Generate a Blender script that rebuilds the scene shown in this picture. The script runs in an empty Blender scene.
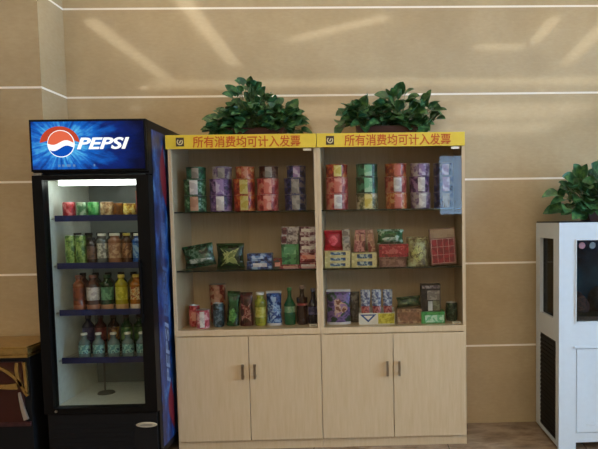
import bpy, bmesh, math, random
from mathutils import Vector, Matrix
random.seed(7)
PI = math.pi
SC = bpy.context.scene
COL = SC.collection

# ------------------------------------------------------------------ materials
def srgb(r, g, b):
    def f(c):
        c /= 255.0
        return c / 12.92 if c <= .04045 else ((c + .055) / 1.055) ** 2.4
    return (f(r), f(g), f(b), 1.0)

class NT:
    """small helper round a node tree"""
    def __init__(s, name):
        s.m = bpy.data.materials.new(name); s.m.use_nodes = True
        s.t = s.m.node_tree; s.t.nodes.clear()
        s.out = s.t.nodes.new('ShaderNodeOutputMaterial')
    def n(s, typ, **kw):
        x = s.t.nodes.new(typ)
        for k, v in kw.items(): setattr(x, k, v)
        return x
    def l(s, a, b): s.t.links.new(a, b)
    def math(s, op, a, b=None, clamp=False):
        x = s.n('ShaderNodeMath', operation=op); x.use_clamp = clamp
        for i, v in enumerate((a, b)):
            if v is None: continue
            if isinstance(v, (int, float)): x.inputs[i].default_value = v
            else: s.l(v, x.inputs[i])
        return x.outputs[0]
    def ramp(s, fac, stops, interp='LINEAR'):
        x = s.n('ShaderNodeValToRGB'); x.color_ramp.interpolation = interp
        e = x.color_ramp.elements
        while len(e) < len(stops): e.new(.5)
        for q, (p, c) in zip(e, stops): q.position = p; q.color = c
        s.l(fac, x.inputs[0]); return x.outputs[0]
    def coord(s, which='Object'): return s.n('ShaderNodeTexCoord').outputs[which]
    def noise(s, vec, scale, detail=3, rough=.5):
        x = s.n('ShaderNodeTexNoise'); x.inputs['Scale'].default_value = scale
        x.inputs['Detail'].default_value = detail; x.inputs['Roughness'].default_value = rough
        if vec is not None: s.l(vec, x.inputs['Vector'])
        return x.outputs[0]
    def map(s, vec, loc=(0, 0, 0), scale=(1, 1, 1)):
        x = s.n('ShaderNodeMapping'); x.inputs['Location'].default_value = loc; x.inputs['Scale'].default_value = scale
        s.l(vec, x.inputs['Vector']); return x.outputs[0]
    def principled(s, color=None, rough=.5, metal=0., spec=.5, coat=0.):
        p = s.n('ShaderNodeBsdfPrincipled')
        p.inputs['Roughness'].default_value = rough; p.inputs['Metallic'].default_value = metal
        p.inputs['Specular IOR Level'].default_value = spec; p.inputs['Coat Weight'].default_value = coat
        if color is not None:
            if isinstance(color, tuple): p.inputs['Base Color'].default_value = color
            else: s.l(color, p.inputs['Base Color'])
        s.l(p.outputs[0], s.out.inputs[0]); return p

_cache = {}
def plain(name, col, rough=.5, metal=0., spec=.5, coat=0., var=.06, scale=30):
    """one colour with a slight procedural unevenness"""
    if name in _cache: return _cache[name]
    t = NT(name); c = srgb(*col)
    a = tuple(max(0, x * (1 - var)) for x in c[:3]) + (1,); b = tuple(min(1, x * (1 + var)) for x in c[:3]) + (1,)
    t.principled(t.ramp(t.noise(t.coord(), scale), [(.3, a), (.7, b)]), rough, metal, spec, coat)
    _cache[name] = t.m; return t.m

def printed(name, cols, scale=22, rough=.35, seed=0, stretch=(1, 1, 1), spec=.5, sharp=.04):
    """printed packaging: blotches of the given colours"""
    if name in _cache: return _cache[name]
    t = NT(name)
    v = t.map(t.coord(), (seed * 1.7, seed * .9, seed * 2.3), stretch)
    f = t.noise(v, scale, 2, .6)
    k = len(cols); st = []
    lo, hi = .36, .64
    for i, c in enumerate(cols):
        if i == 0: st.append((0, srgb(*c)))
        else:
            p = lo + (hi - lo) * (i - .0) / k
            st.append((p - sharp / 2, srgb(*cols[i - 1]))); st.append((p + sharp / 2, srgb(*c)))
    t.principled(t.ramp(f, st), rough, 0, spec)
    _cache[name] = t.m; return t.m

def glass(name, tint=(1, 1, 1), ior=1.45, gloss=1.0):
    if name in _cache: return _cache[name]
    t = NT(name)
    tr = t.n('ShaderNodeBsdfTransparent'); tr.inputs[0].default_value = (*tint, 1)
    gl = t.n('ShaderNodeBsdfGlossy'); gl.inputs['Roughness'].default_value = .01
    fr = t.n('ShaderNodeFresnel'); fr.inputs[0].default_value = ior
    mx = t.n('ShaderNodeMixShader'); t.l(t.math('MULTIPLY', fr.outputs[0], gloss), mx.inputs[0])
    t.l(tr.outputs[0], mx.inputs[1]); t.l(gl.outputs[0], mx.inputs[2]); t.l(mx.outputs[0], t.out.inputs[0])
    _cache[name] = t.m; return t.m

def emit(name, col, strength):
    if name in _cache: return _cache[name]
    t = NT(name); e = t.n('ShaderNodeEmission'); e.inputs[0].default_value = srgb(*col); e.inputs[1].default_value = strength
    t.l(e.outputs[0], t.out.inputs[0]); _cache[name] = t.m; return t.m

TILE, TILE0 = .5432, .5183          # height of a wall tile course, first joint above the floor
def wall_tile():
    t = NT('polished_beige_wall_tile')
    co = t.coord('Object'); sep = t.n('ShaderNodeSeparateXYZ'); t.l(co, sep.inputs[0])
    mott = t.noise(co, 2.2, 6, .6); fine = t.noise(t.map(co, (3, 1, 2), (1, 1, 3)), 26, 4, .6)
    f = t.math('ADD', t.math('MULTIPLY', mott, .7), t.math('MULTIPLY', fine, .3))
    body = t.ramp(f, [(.35, srgb(171, 149, 114)), (.5, srgb(180, 158, 123)), (.65, srgb(189, 168, 133))])
    z = t.math('DIVIDE', t.math('SUBTRACT', sep.outputs[2], TILE0), TILE)
    d = t.math('MULTIPLY', t.math('ABSOLUTE', t.math('SUBTRACT', z, t.math('ROUND', z))), TILE)
    g = t.math('LESS_THAN', d, .0062)
    mx = t.n('ShaderNodeMix', data_type='RGBA'); t.l(g, mx.inputs[0]); t.l(body, mx.inputs[6]); mx.inputs[7].default_value = srgb(246, 236, 222)
    p = t.principled(mx.outputs[2], .24, 0, .5)
    p.inputs['Coat Weight'].default_value = .7; p.inputs['Coat Roughness'].default_value = .068; p.inputs['Coat IOR'].default_value = 1.45
    t.l(t.math('ADD', t.math('MULTIPLY', g, .3), .25), p.inputs['Roughness'])
    b = t.n('ShaderNodeBump'); b.inputs['Strength'].default_value = .025; b.inputs['Distance'].default_value = .01
    t.l(t.noise(co, 3.5, 2), b.inputs['Height']); t.l(b.outputs[0], p.inputs['Normal'])
    return t.m

def floor_stone():
    t = NT('brown_marble_floor'); co = t.coord('Object')
    f = t.noise(t.map(co, (0, 0, 0), (1, 2.2, 1)), 4.5, 8, .65)
    body = t.ramp(f, [(.3, srgb(92, 74, 58)), (.48, srgb(128, 106, 86)), (.6, srgb(150, 128, 106)), (.72, srgb(112, 92, 74))])
    br = t.n('ShaderNodeTexBrick'); br.offset = 0; t.l(co, br.inputs[0])
    br.inputs['Scale'].default_value = 1; br.inputs['Brick Width'].default_value = .8; br.inputs['Row Height'].default_value = .8
    br.inputs['Mortar Size'].default_value = .003
    mx = t.n('ShaderNodeMix', data_type='RGBA'); t.l(br.outputs['Fac'], mx.inputs[0]); t.l(body, mx.inputs[6]); mx.inputs[7].default_value = srgb(80, 66, 54)
    t.principled(mx.outputs[2], .22, 0, .4); return t.m

def maple():
    t = NT('pale_maple_laminate'); co = t.coord('Object')
    f = t.noise(t.map(co, (0, 0, 0), (9, 9, .8)), 6, 5, .6)
    g = t.noise(t.map(co, (2, 0, 0), (60, 60, 2.5)), 4, 2, .5)
    s = t.math('ADD', t.math('MULTIPLY', f, .65), t.math('MULTIPLY', g, .35))
    c = t.ramp(s, [(.3, srgb(191, 164, 126)), (.5, srgb(198, 172, 136)), (.7, srgb(204, 179, 144))])
    t.principled(c, .42, 0, .4); return t.m

def leaf_green():
    t = NT('glossy_pothos_leaf'); co = t.coord('Object')
    c = t.ramp(t.noise(co, 34, 3), [(.3, srgb(30, 64, 40)), (.5, srgb(50, 94, 56)), (.68, srgb(92, 132, 72))])
    t.principled(c, .35, 0, .5); return t.m

def sign_art():
    """backlit header film: blue ice with rays that start at the emblem"""
    t = NT('backlit_blue_ice_film'); co = t.coord('Object'); sep = t.n('ShaderNodeSeparateXYZ'); t.l(co, sep.inputs[0])
    dx = t.math('SUBTRACT', sep.outputs[0], .17); dz = t.math('SUBTRACT', sep.outputs[2], .135)
    r = t.math('SQRT', t.math('ADD', t.math('MULTIPLY', dx, dx), t.math('MULTIPLY', t.math('MULTIPLY', dz, dz), 2.2)))
    ang = t.math('ARCTAN2', dz, dx)
    cmb = t.n('ShaderNodeCombineXYZ'); t.l(t.math('MULTIPLY', ang, 4.5), cmb.inputs[0]); t.l(t.math('MULTIPLY', r, 3.5), cmb.inputs[1])
    rays = t.noise(cmb.outputs[0], 1.6, 3, .6); ice = t.noise(t.map(co, (0, 0, 0), (1, 1, 1.6)), 17, 5, .65)
    fall = t.math('SUBTRACT', 1.0, t.math('DIVIDE', r, .50), True)
    v = t.math('MULTIPLY', fall, t.math('ADD', t.math('MULTIPLY', rays, 1.15), t.math('SUBTRACT', t.math('MULTIPLY', ice, .75), .15)))
    c = t.ramp(v, [(.12, srgb(3, 10, 46)), (.32, srgb(5, 36, 112)), (.54, srgb(14, 100, 196)), (.74, srgb(80, 182, 236)), (.95, srgb(214, 240, 250))])
    e = t.n('ShaderNodeEmission'); t.l(c, e.inputs[0]); e.inputs[1].default_value = .8
    d = t.n('ShaderNodeBsdfGlossy'); d.inputs['Roughness'].default_value = .12; d.inputs[0].default_value = (.05, .05, .05, 1)
    a = t.n('ShaderNodeAddShader'); t.l(e.outputs[0], a.inputs[0]); t.l(d.outputs[0], a.inputs[1]); t.l(a.outputs[0], t.out.inputs[0])
    return t.m

def wrap_art():
    t = NT('blue_swirl_side_wrap'); co = t.coord('Object')  # print colours darkened overall to include the side's shading
    f = t.noise(t.map(co, (0, 0, 0), (1, 3.0, 1.6)), 5.5, 5, .65)
    c = t.ramp(f, [(.36, srgb(6, 14, 38)), (.48, srgb(14, 36, 84)), (.58, srgb(30, 68, 124)), (.68, srgb(96, 130, 164)), (.76, srgb(22, 54, 108))])
    t.principled(c, .3, 0, .5); return t.m

M_WALL, M_FLOOR, M_WOOD, M_LEAF, M_SIGN, M_WRAP = wall_tile(), floor_stone(), maple(), leaf_green(), sign_art(), wrap_art()
M_CEIL = plain('matt_cream_ceiling', (240, 234, 222), .8)
M_PAINT = plain('matt_beige_paint', (168, 152, 130), .7)
M_BLACK = plain('black_enamel', (9, 9, 10), .4, spec=.2)
M_BLACKM = plain('black_matt_plastic', (16, 16, 18), .6, spec=.25)
M_GRILLE = plain('dark_grille_plastic', (20, 20, 22), .6, spec=.2)
M_LINER = plain('white_cooler_liner', (214, 218, 208), .35)
M_STEEL = plain('satin_steel', (190, 188, 180), .3, 1.)
M_HANDLE = plain('brushed_nickel', (150, 138, 120), .38, 1.)
M_STRIP = plain('navy_price_rail', (20, 32, 84), .35)
M_YELLOW = plain('yellow_sign_board', (228, 194, 58), .35, var=.03)
M_RED = plain('orange_red_lettering', (196, 84, 12), .5)
M_WHITEP = plain('white_lacquer', (207, 216, 223), .3, coat=.2, var=.02)
M_GLASS = glass('clear_cabinet_glass', (.975, .985, .975), 1.45, .55)
M_CGLASS = glass('cooler_door_glass', (.96, .98, .97), 1.45, .5)
M_AGLASS = glass('aquarium_glass', (.94, .97, .98), 1.45, .6)
M_SHELF = glass('green_tinted_shelf_glass', (.72, .82, .74), 1.5)
M_EDGE = plain('dark_green_glass_edge', (22, 34, 26), .2)
M_POT = plain('dark_red_brown_planter', (66, 30, 24), .45)
M_SOIL = plain('dark_soil', (38, 28, 20), .9, var=.3)
M_STEM = plain('green_stem', (70, 92, 46), .6)
M_FOIL = plain('silver_foil', (196, 196, 192), .3, .9)
M_WLAB = plain('white_paper_label', (226, 222, 212), .5)
M_GOLD = plain('gold_leaf_trim', (196, 162, 96), .24, .85, var=.2)
M_DRED = plain('dark_red_lacquer', (54, 17, 12), .35, coat=.05)

# ------------------------------------------------------------------ mesh helpers
def empty(name, loc, rz=0, ry=0, rx=0):
    o = bpy.data.objects.new(name, None); COL.objects.link(o)
    o.location = loc; o.rotation_euler = (rx, ry, rz); o.empty_display_size = .05
    return o
def thing(name, label, cat, loc=(0, 0, 0), group=None, rz=0, ry=0, rx=0):
    o = empty(name, loc, rz, ry, rx); o['label'] = label; o['category'] = cat
    if group: o['group'] = group
    return o
def obj(name, bm, mat, parent=None, smooth=False, kind=None, label=None, bevel=0, autos=True):
    if bevel:
        bmesh.ops.bevel(bm, geom=[e for e in bm.edges], offset=bevel, segments=2, profile=.6, affect='EDGES', clamp_overlap=True)
    bmesh.ops.recalc_face_normals(bm, faces=bm.faces[:])
    me = bpy.data.meshes.new(name); bm.to_mesh(me); bm.free()
    mats = mat if isinstance(mat, (list, tuple)) else [mat]
    for m in mats: me.materials.append(m)
    if smooth:
        for p in me.polygons: p.use_smooth = True
        try: me.set_sharp_from_angle(angle=math.radians(38))
        except Exception: pass
    o = bpy.data.objects.new(name, me); COL.objects.link(o)
    if parent: o.parent = parent
    if kind: o['kind'] = kind
    if label: o['label'] = label
    return o
def BM(): return bmesh.new()
def box(bm, x0, x1, y0, y1, z0, z1, mi=0):
    v = [bm.verts.new(p) for p in ((x0, y0, z0), (x1, y0, z0), (x1, y1, z0), (x0, y1, z0), (x0, y0, z1), (x1, y0, z1), (x1, y1, z1), (x0, y1, z1))]
    for f in ((3, 2, 1, 0), (4, 5, 6, 7), (0, 1, 5, 4), (1, 2, 6, 5), (2, 3, 7, 6), (3, 0, 4, 7)):
        q = bm.faces.new([v[i] for i in f]); q.material_index = mi
    return bm
def B(*a): return box(BM(), *a)
def lathe(bm, prof, segs=20, cx=0, cy=0, ex=1.0, ey=1.0):
    rings = []
    for r, z in prof:
        if r < 1e-5: rings.append([bm.verts.new((cx, cy, z))])
        else: rings.append([bm.verts.new((cx + ex * r * math.cos(2 * PI * i / segs), cy + ey * r * math.sin(2 * PI * i / segs), z)) for i in range(segs)])
    for a, b in zip(rings, rings[1:]):
        for i in range(segs):
            j = (i + 1) % segs
            if len(a) == 1 and len(b) == 1: continue
            if len(a) == 1: bm.faces.new((a[0], b[j], b[i]))
            elif len(b) == 1: bm.faces.new((a[i], a[j], b[0]))
            else: bm.faces.new((a[i], a[j], b[j], b[i]))
    return bm
def tube(bm, pts, r, segs=8, r1=None):
    pts = [Vector(p) for p in pts]; rings = []
    for i, p in enumerate(pts):
        t = (pts[min(i + 1, len(pts) - 1)] - pts[max(i - 1, 0)]).normalized()
        u = t.orthogonal().normalized() if i == 0 else (u - t * u.dot(t)).normalized()
        w = t.cross(u); rr = r if r1 is None else r + (r1 - r) * i / (len(pts) - 1)
        rings.append([bm.verts.new(p + rr * (math.cos(2 * PI * k / segs) * u + math.sin(2 * PI * k / segs) * w)) for k in range(segs)])
    for a, b in zip(rings, rings[1:]):
        for k in range(segs): bm.faces.new((a[k], a[(k + 1) % segs], b[(k + 1) % segs], b[k]))
    bm.faces.new(rings[0][::-1]); bm.faces.new(rings[-1]); return bm
def prism(bm, outline, y0, y1):
    """outline in x,z pushed from y0 (front) to y1"""
    a = [bm.verts.new((x, y0, z)) for x, z in outline]; b = [bm.verts.new((x, y1, z)) for x, z in outline]
    bm.faces.new(a); bm.faces.new(b[::-1]); n = len(a)
    for i in range(n): bm.faces.new((a[i], b[i], b[(i + 1) % n], a[(i + 1) % n]))
    return bm
def arc_patch(bm, r, z0, z1, a0, a1, n=10, ex=1, r1=None):
    r1 = r if r1 is None else r1
    lo = [bm.verts.new((r * math.cos(a0 + (a1 - a0) * i / n), r * math.sin(a0 + (a1 - a0) * i / n), z0)) for i in range(n + 1)]
    hi = [bm.verts.new((r1 * math.cos(a0 + (a1 - a0) * i / n), r1 * math.sin(a0 + (a1 - a0) * i / n), z1)) for i in range(n + 1)]
    for i in range(n): bm.faces.new((lo[i], lo[i + 1], hi[i + 1], hi[i]))
    return bm
def text_bm(body, size, extrude=.001, shear=0, offset=0, spacing=1.0, width=None):
    """lettering as a bmesh, lying in x/z, reading along +x, facing -y; centred"""
    c = bpy.data.curves.new('lettering', 'FONT'); c.body = body; c.size = size; c.extrude = extrude; c.shear = shear; c.offset = offset
    c.space_character = spacing; c.resolution_u = 3; c.align_x = 'CENTER'; c.align_y = 'CENTER'
    o = bpy.data.objects.new('lettering', c); COL.objects.link(o)
    dg = bpy.context.evaluated_depsgraph_get(); me = bpy.data.meshes.new_from_object(o.evaluated_get(dg))
    bm = BM(); bm.from_mesh(me); bpy.data.objects.remove(o); bpy.data.meshes.remove(me); bpy.data.curves.remove(c)
    xs = [v.co.x for v in bm.verts]; ys = [v.co.y for v in bm.verts]
    mx, my = (min(xs) + max(xs)) / 2, (min(ys) + max(ys)) / 2
    k = width / (max(xs) - min(xs)) if width else 1
    for v in bm.verts: v.co = Vector(((v.co.x - mx) * k, -v.co.z, v.co.y - my))
    return bm

# ------------------------------------------------------------------ the setting
X0, X1, Y0, ZC = -3.0, 5.0, -8.0, 3.0
obj('floor', B(X0, X1, Y0, .2, -.1, 0), M_FLOOR, kind='structure')
obj('ceiling', B(X0, X1, Y0, .2, ZC, ZC + .1), M_CEIL, kind='structure')
obj('wall_back', B(-.731, X1, 0, .2, 0, ZC), M_WALL, kind='structure')
obj('wall_pier', B(X0, -.731, -.289, .2, 0, ZC), M_WALL, kind='structure')       # the pier left of the cooler
obj('wall_left', B(X0 - .15, X0, Y0, .2, 0, ZC), M_PAINT, kind='structure')
bm = BM()                                                                        # right wall with a wide window
box(bm, X1, X1 + .15, Y0, .2, 0, .45); box(bm, X1, X1 + .15, Y0, .2, 2.5, ZC)
box(bm, X1, X1 + .15, Y0, -3.8, .45, 2.5); box(bm, X1, X1 + .15, -.9, .2, .45, 2.5)
obj('wall_right', bm, M_PAINT, kind='structure')
w = empty('window_1', (X1, -2.35, .45)); w['kind'] = 'structure'
bm = BM()
box(bm, .03, .09, -1.45, 1.45, 0, .05); box(bm, .03, .09, -1.45, 1.45, 2.0, 2.05)
for yy in (-1.45, -.5, .45, 1.40): box(bm, .03, .09, yy, yy + .05, .05, 2.0)
obj('window_frame', bm, M_WHITEP, w); obj('pane', B(.055, .061, -1.40, 1.40, .05, 2.0), glass('window_glass', (.95, .97, .97)), w)
bm = BM()
box(bm, X0, X1, Y0 - .15, Y0, 0, 1.45); box(bm, X0, X1, Y0 - .15, Y0, 2.6, ZC)
box(bm, X0, 2.46, Y0 - .15, Y0, 1.45, 2.6); box(bm, 2.98, X1, Y0 - .15, Y0, 1.45, 2.6)
obj('wall_front', bm, M_PAINT, kind='structure')
w = empty('window_2', (2.72, Y0, 1.45)); w['kind'] = 'structure'
bm = BM()
box(bm, -.26, -.23, -.1, -.04, 0, 1.15); box(bm, .23, .26, -.1, -.04, 0, 1.15); box(bm, -.23, .23, -.1, -.04, 0, .03); box(bm, -.23, .23, -.1, -.04, 1.12, 1.15)
obj('window_frame', bm, M_WHITEP, w); obj('pane', B(-.23, .23, -.075, -.07, .03, 1.12), glass('window_glass'), w)

# ceiling lights (mirrored in the polished tiles as streaks and spots, except the added ones)
M_LAMP = emit('warm_strip_diffuser', (255, 234, 194), 5.2)
M_SPOT = emit('warm_downlight_diffuser', (255, 232, 196), 30)
def strip(x0, y0, x1, y1, w, label):
    a = math.atan2(y1 - y0, x1 - x0); L = math.hypot(x1 - x0, y1 - y0)
    t = thing('ceiling_light', label, 'ceiling light', ((x0 + x1) / 2, (y0 + y1) / 2, ZC), 'strip lights on the ceiling', rz=a)
    bm = BM(); h = L / 2
    box(bm, -h - .03, h + .03, -w / 2 - .03, -w / 2, -.05, 0); box(bm, -h - .03, h + .03, w / 2, w / 2 + .03, -.05, 0)
    box(bm, -h - .03, -h, -w / 2, w / 2, -.05, 0); box(bm, h, h + .03, -w / 2, w / 2, -.05, 0)
    obj('housing', bm, M_WHITEP, t); obj('diffuser', B(-h, h, -w / 2, w / 2, -.062, -.02), M_LAMP, t)
strip(-1.3, -3.1, 4.3, -3.1, .28, 'long warm strip light running across the ceiling in front of the cabinets')
strip(-1.0, -.95, -1.05, -2.9, .12, 'warm strip light above the cooler, running towards the viewer')
strip(-.15, -.55, -.18, -2.3, .12, 'warm strip light above the left cabinet, running towards the viewer')
strip(-.65, -.36, 4.6, -.36, .10, 'long added wall-washing strip along the ceiling edge above the tiled wall')  # added out of view to brighten the top of the wall
strip(-2.8, -.62, -.9, -.62, .08, 'short added wall-washing strip along the ceiling edge above the pier')  # unseen strip, added to lighten the upper pier
strip(.5, -1.5, 1.3, -.93, .12, 'slanting warm strip light above the middle of the cabinets')
strip(2.15, -1.74, 2.6, -1.75, .14, 'short warm strip light above the gap beside the aquarium')
strip(2.68, -1.6, 2.66, -.95, .10, 'short warm strip light above the aquarium, running towards the viewer')
strip(3.14, -1.1, 3.2, -2.34, .12, 'warm strip light near the right wall, running towards the viewer')
for x, y, lab in ((-1.52, -3.44, 'over the left end of the long strip'), (-2.08, -4.63, 'in the left rear of the room'), (2.2, -4.3, 'in the right rear, nearer the middle'),
                  (3.39, -3.76, 'just behind the right end of the long strip'), (4.7, -5.9, 'far right at the rear of the room')):
    t = thing('downlight', 'small round warm ceiling downlight ' + lab, 'downlight', (x, y, ZC), 'downlights in the ceiling')
    obj('trim_ring', lathe(BM(), [(.055, -.004), (.055, -.012), (.075, -.012), (.08, 0)], 24), M_WHITEP, t, True)
    obj('lamp_lens', lathe(BM(), [(0, -.006), (.054, -.006)], 24), M_SPOT, t)

M_PANEL = emit('warm_fill_panel', (255, 236, 200), 4.2)
for x, y, nm in ((1.0, -5.1, 'front left'), (3.4, -5.1, 'front right'), (1.0, -6.8, 'rear left'), (3.4, -6.8, 'rear right')):  # panels added out of view to light the cabinets from the front
    t = thing('added_fill_panel', f'added ceiling fill light, {nm} of the four at the back of the room', 'panel light', (x, y, ZC), 'added fill lights at the back of the room')
    bm = BM(); a, b = 1.0, .65
    box(bm, -a, a, -b, -b + .03, -.03, 0); box(bm, -a, a, b - .03, b, -.03, 0); box(bm, -a, -a + .03, -b + .03, b - .03, -.03, 0); box(bm, a - .03, a, -b + .03, b - .03, -.03, 0)
    obj('frame', bm, M_WHITEP, t); obj('diffuser', B(-a + .031, a - .031, -b + .031, b - .031, -.026, -.016), M_PANEL, t)

def light(name, typ, loc, rot, energy, col, **kw):
    d = bpy.data.lights.new(name, typ); d.energy = energy; d.color = srgb(*col)[:3]
    for k, v in kw.items(): setattr(d, k, v)
    o = bpy.data.objects.new(name, d); COL.objects.link(o); o.location = loc; o.rotation_euler = rot; return o
light('daylight_side_window', 'AREA', (X1 + .3, -2.35, 1.5), (0, PI / 2, 0), 120, (146, 204, 255), shape='RECTANGLE', size=2.0, size_y=2.8)
wd = bpy.data.worlds.new('overcast_sky'); SC.world = wd; wd.use_nodes = True
bg = wd.node_tree.nodes['Background']; bg.inputs[0].default_value = srgb(168, 200, 236); bg.inputs[1].default_value = 10.0

# ------------------------------------------------------------------ beverage cooler
FX0, FX1, FY, FH = -.632, -.022, -.617, 1.905
FR = thing('beverage_cooler', 'tall black glass-door drinks cooler with backlit blue header sign', 'cooler', (FX0, 0, 0))
FW = FX1 - FX0
obj('side_wall', B(0, .035, -.555, -.02, .06, 1.62), M_BLACK, FR)
sw = obj('side_wall', B(FW - .035, FW - .001, -.555, -.02, .06, 1.62), M_BLACK, FR)
obj('back_wall', B(.035, FW - .035, -.07, -.02, .06, 1.62), plain('grey_cooler_back', (112, 118, 114), .4), FR)
obj('liner', B(.0355, .042, -.553, -.071, .35, 1.60), M_LINER, FR); obj('liner', B(FW - .042, FW - .0355, -.553, -.071, .35, 1.60), M_LINER, FR)
obj('liner_floor', B(.035, FW - .035, -.555, -.07, .322, .350), M_LINER, FR)
obj('liner_ceiling', B(.035, FW - .035, -.555, -.07, 1.59, 1.62), M_LINER, FR)
obj('top_box', B(.0, FW, -.60, -.02, 1.62, FH), M_BLACK, FR, bevel=.004)
obj('compressor_housing', B(.0, FW, -.585, -.02, .06, .32), M_BLACK, FR)
for x in (.05, FW - .05):
    for y in (-.54, -.08): obj('foot', lathe(BM(), [(0, 0), (.022, 0), (.022, .012), (.012, .016), (.012, .06), (0, .06)], 12, x, y), M_BLACKM, FR)
# door
d = obj('door', BM(), M_BLACK, FR); bm = BM()
box(bm, 0, .052, FY, -.557, .322, 1.612); box(bm, FW - .065, FW, FY, -.557, .322, 1.612)
box(bm, .052, FW - .065, FY, -.557, 1.588, 1.612); box(bm, .052, FW - .065, FY, -.557, .322, .352)
bm.to_mesh(d.data); bm.free()
obj('glass_pane', B(.052, FW - .065, -.592, -.588, .352, 1.588), M_CGLASS, d)
obj('hinge', B(.004, .05, -.612, -.56, 1.614, 1.626), M_STEEL, d)
obj('lock', lathe(BM(), [(0, 0), (.007, 0), (.007, .006), (0, .006)], 14), M_STEEL, d).matrix_local = Matrix.Translation((.066, FY, .338)) @ Matrix.Rotation(PI / 2, 4, 'X')
bm = BM(); box(bm, FW - .058, FW - .050, FY - .03, FY - .014, .82, 1.16)
box(bm, FW - .058, FW - .050, FY - .014, FY, .84, .86); box(bm, FW - .058, FW - .050, FY - .014, FY, 1.12, 1.14)
obj('handle', bm, M_BLACK, d)
# kick grille
g = obj('grille', B(.012, FW - .012, -.60, -.5855, .07, .315), M_BLACKM, FR)
bm = BM()
for k in range(7): box(bm, .03, FW - .14, -.604, -.6005, .092 + .026 * k, .104 + .026 * k)
obj('louvre', bm, M_GRILLE, g)
bd = obj('badge', BM(), plain('silver_oval_badge', (206, 200, 182), .3, .6), FR); bm = BM()
lathe(bm, [(.058, 0), (.058, .003), (.05, .005), (0, .005)], 32, 0, 0, 1, .26)
for v in bm.verts: v.co = Vector((v.co.x + FW - .066, -.6005 - v.co.z - .004, v.co.y + .248))
bm.to_mesh(bd.data); bm.free()
bm = BM(); lathe(bm, [(.036, 0), (.036, .001), (0, .001)], 24, 0, 0, 1, .16)
for v in bm.verts: v.co = Vector((v.co.x + FW - .066, -.610 - v.co.z, v.co.y + .248))
obj('badge_plate', bm, plain('dull_grey_badge_print', (146, 140, 124), .4), bd)
# header sign
hs = obj('header_sign', B(.0, FW, -.618, -.6005, 1.632, FH), M_BLACK, FR, bevel=.003)
art = obj('backlit_panel', B(.012, FW - .012, 0, .004, 0, .25), M_SIGN, hs); art.location = (0, -.6215, 1.643)
def disc_part(name, outline, mat, y, cx=.165, cz=1.777, dy=.0015): 
    return obj(name, prism(BM(), [(cx + x, cz + z) for x, z in outline], y - dy, y), mat, hs)
def lobe(z_lo, z_hi, r, n=24):
    pass
RG = .067
M_EW, M_ER, M_EB, M_EG = emit('backlit_white', (250, 250, 246), .95), emit('backlit_red', (232, 108, 76), .8), emit('backlit_blue', (18, 84, 190), .75), emit('backlit_orange_halo', (206, 76, 50), .7)
def circ(r, a0, a1, n=28): return [(r * math.cos(a0 + (a1 - a0) * i / n), r * math.sin(a0 + (a1 - a0) * i / n)) for i in range(n + 1)]
halo = [(x * 1.28 - .006, z * 1.12) for x, z in circ(.081, PI * .02, PI * .98)] + [(x * 1.02, z) for x, z in circ(.071, PI * .93, PI * .07)]
disc_part('emblem_halo', halo, M_EG, -.6218)
disc_part('emblem_ring', circ(RG + .004, 0, 2 * PI, 40)[:-1], M_EW, -.6222)
wave_hi = [(-RG * .97 + RG * 1.94 * i / 20, .006 + .012 * math.sin(-PI * .85 + 1.9 * PI * i / 20)) for i in range(21)]
red = circ(RG, math.asin(wave_hi[-1][1] / RG), PI - math.asin(wave_hi[0][1] / RG))
disc_part('emblem_red', red + wave_hi[1:-1], M_ER, -.6238)
wave_lo = [(-RG * .9 + RG * 1.8 * i / 20, -.024 + .014 * math.sin(-PI * .8 + 1.7 * PI * i / 20)) for i in range(21)]
blue = circ(RG, PI + math.asin(-wave_lo[0][1] / RG), 2 * PI - math.asin(-wave_lo[-1][1] / RG))
disc_part('emblem_blue', blue + wave_lo[::-1][1:-1], M_EB, -.6238)
bm = text_bm('PEPSI', .082, .0012, .28, .0022, 1.0, .275)
for v in bm.verts: v.co += Vector((.385, -.6235, 1.777))
obj('lettering', bm, M_EW, hs)
for k, (x, wd_) in enumerate(((.145, .012), (.166, .012), (.19, .02), (.222, .012), (.33, .008))): obj('small_print_mark', B(x, x + wd_, -.6232, -.6216, 1.656, 1.668), emit('backlit_pale_blue', (110, 150, 205), .6), hs)
# printed wrap on the visible side
wp = obj('side_wrap', B(FW - .0005, FW + .0015, -.545, -.03, .10, 1.86), M_WRAP, FR)
for (z, L, mat, h) in ((.61, .36, plain('white_wrap_print', (134, 144, 166), .4), .06), (.96, .30, plain('pale_wrap_print', (70, 92, 132), .4), .07), (1.28, .16, plain('pale_wrap_print', (70, 92, 132), .4), .06)):
    bm = text_bm('PEPSI', .10, .0006, .2, .002, 1.0, L)
    zs = [v.co.z for v in bm.verts]; k = h / (max(zs) - min(zs))
    for v in bm.verts: v.co = Vector((FW + .0022 - v.co.y * .0, -.425 - v.co.z * k, z + v.co.x)) if True else v.co
    bmesh.ops.remove_doubles(bm, verts=bm.verts[:], dist=1e-5)
    obj('wrap_lettering', bm, mat, wp)
M_WR = plain('red_wrap_print', (112, 28, 36), .35)
for z0, z1, yy in ((1.44, 1.80, -.350), (.14, .44, -.360)):
    pts = []; n = 14
    for i in range(n + 1): pts.append((yy - .07 * math.sin(PI * i / n) - .03 * i / n, z0 + (z1 - z0) * i / n))
    for i in range(n, -1, -1): pts.append((yy + .02 * math.sin(PI * i / n) - .03 * i / n, z0 + (z1 - z0) * i / n))
    pts = pts[:n + 1] + pts[n + 2:-1]
    bm = BM(); a = [bm.verts.new((FW + .0020, y, z)) for y, z in pts]; bm.faces.new(a); obj('wrap_red_swoosh', bm, M_WR, wp)
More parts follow.
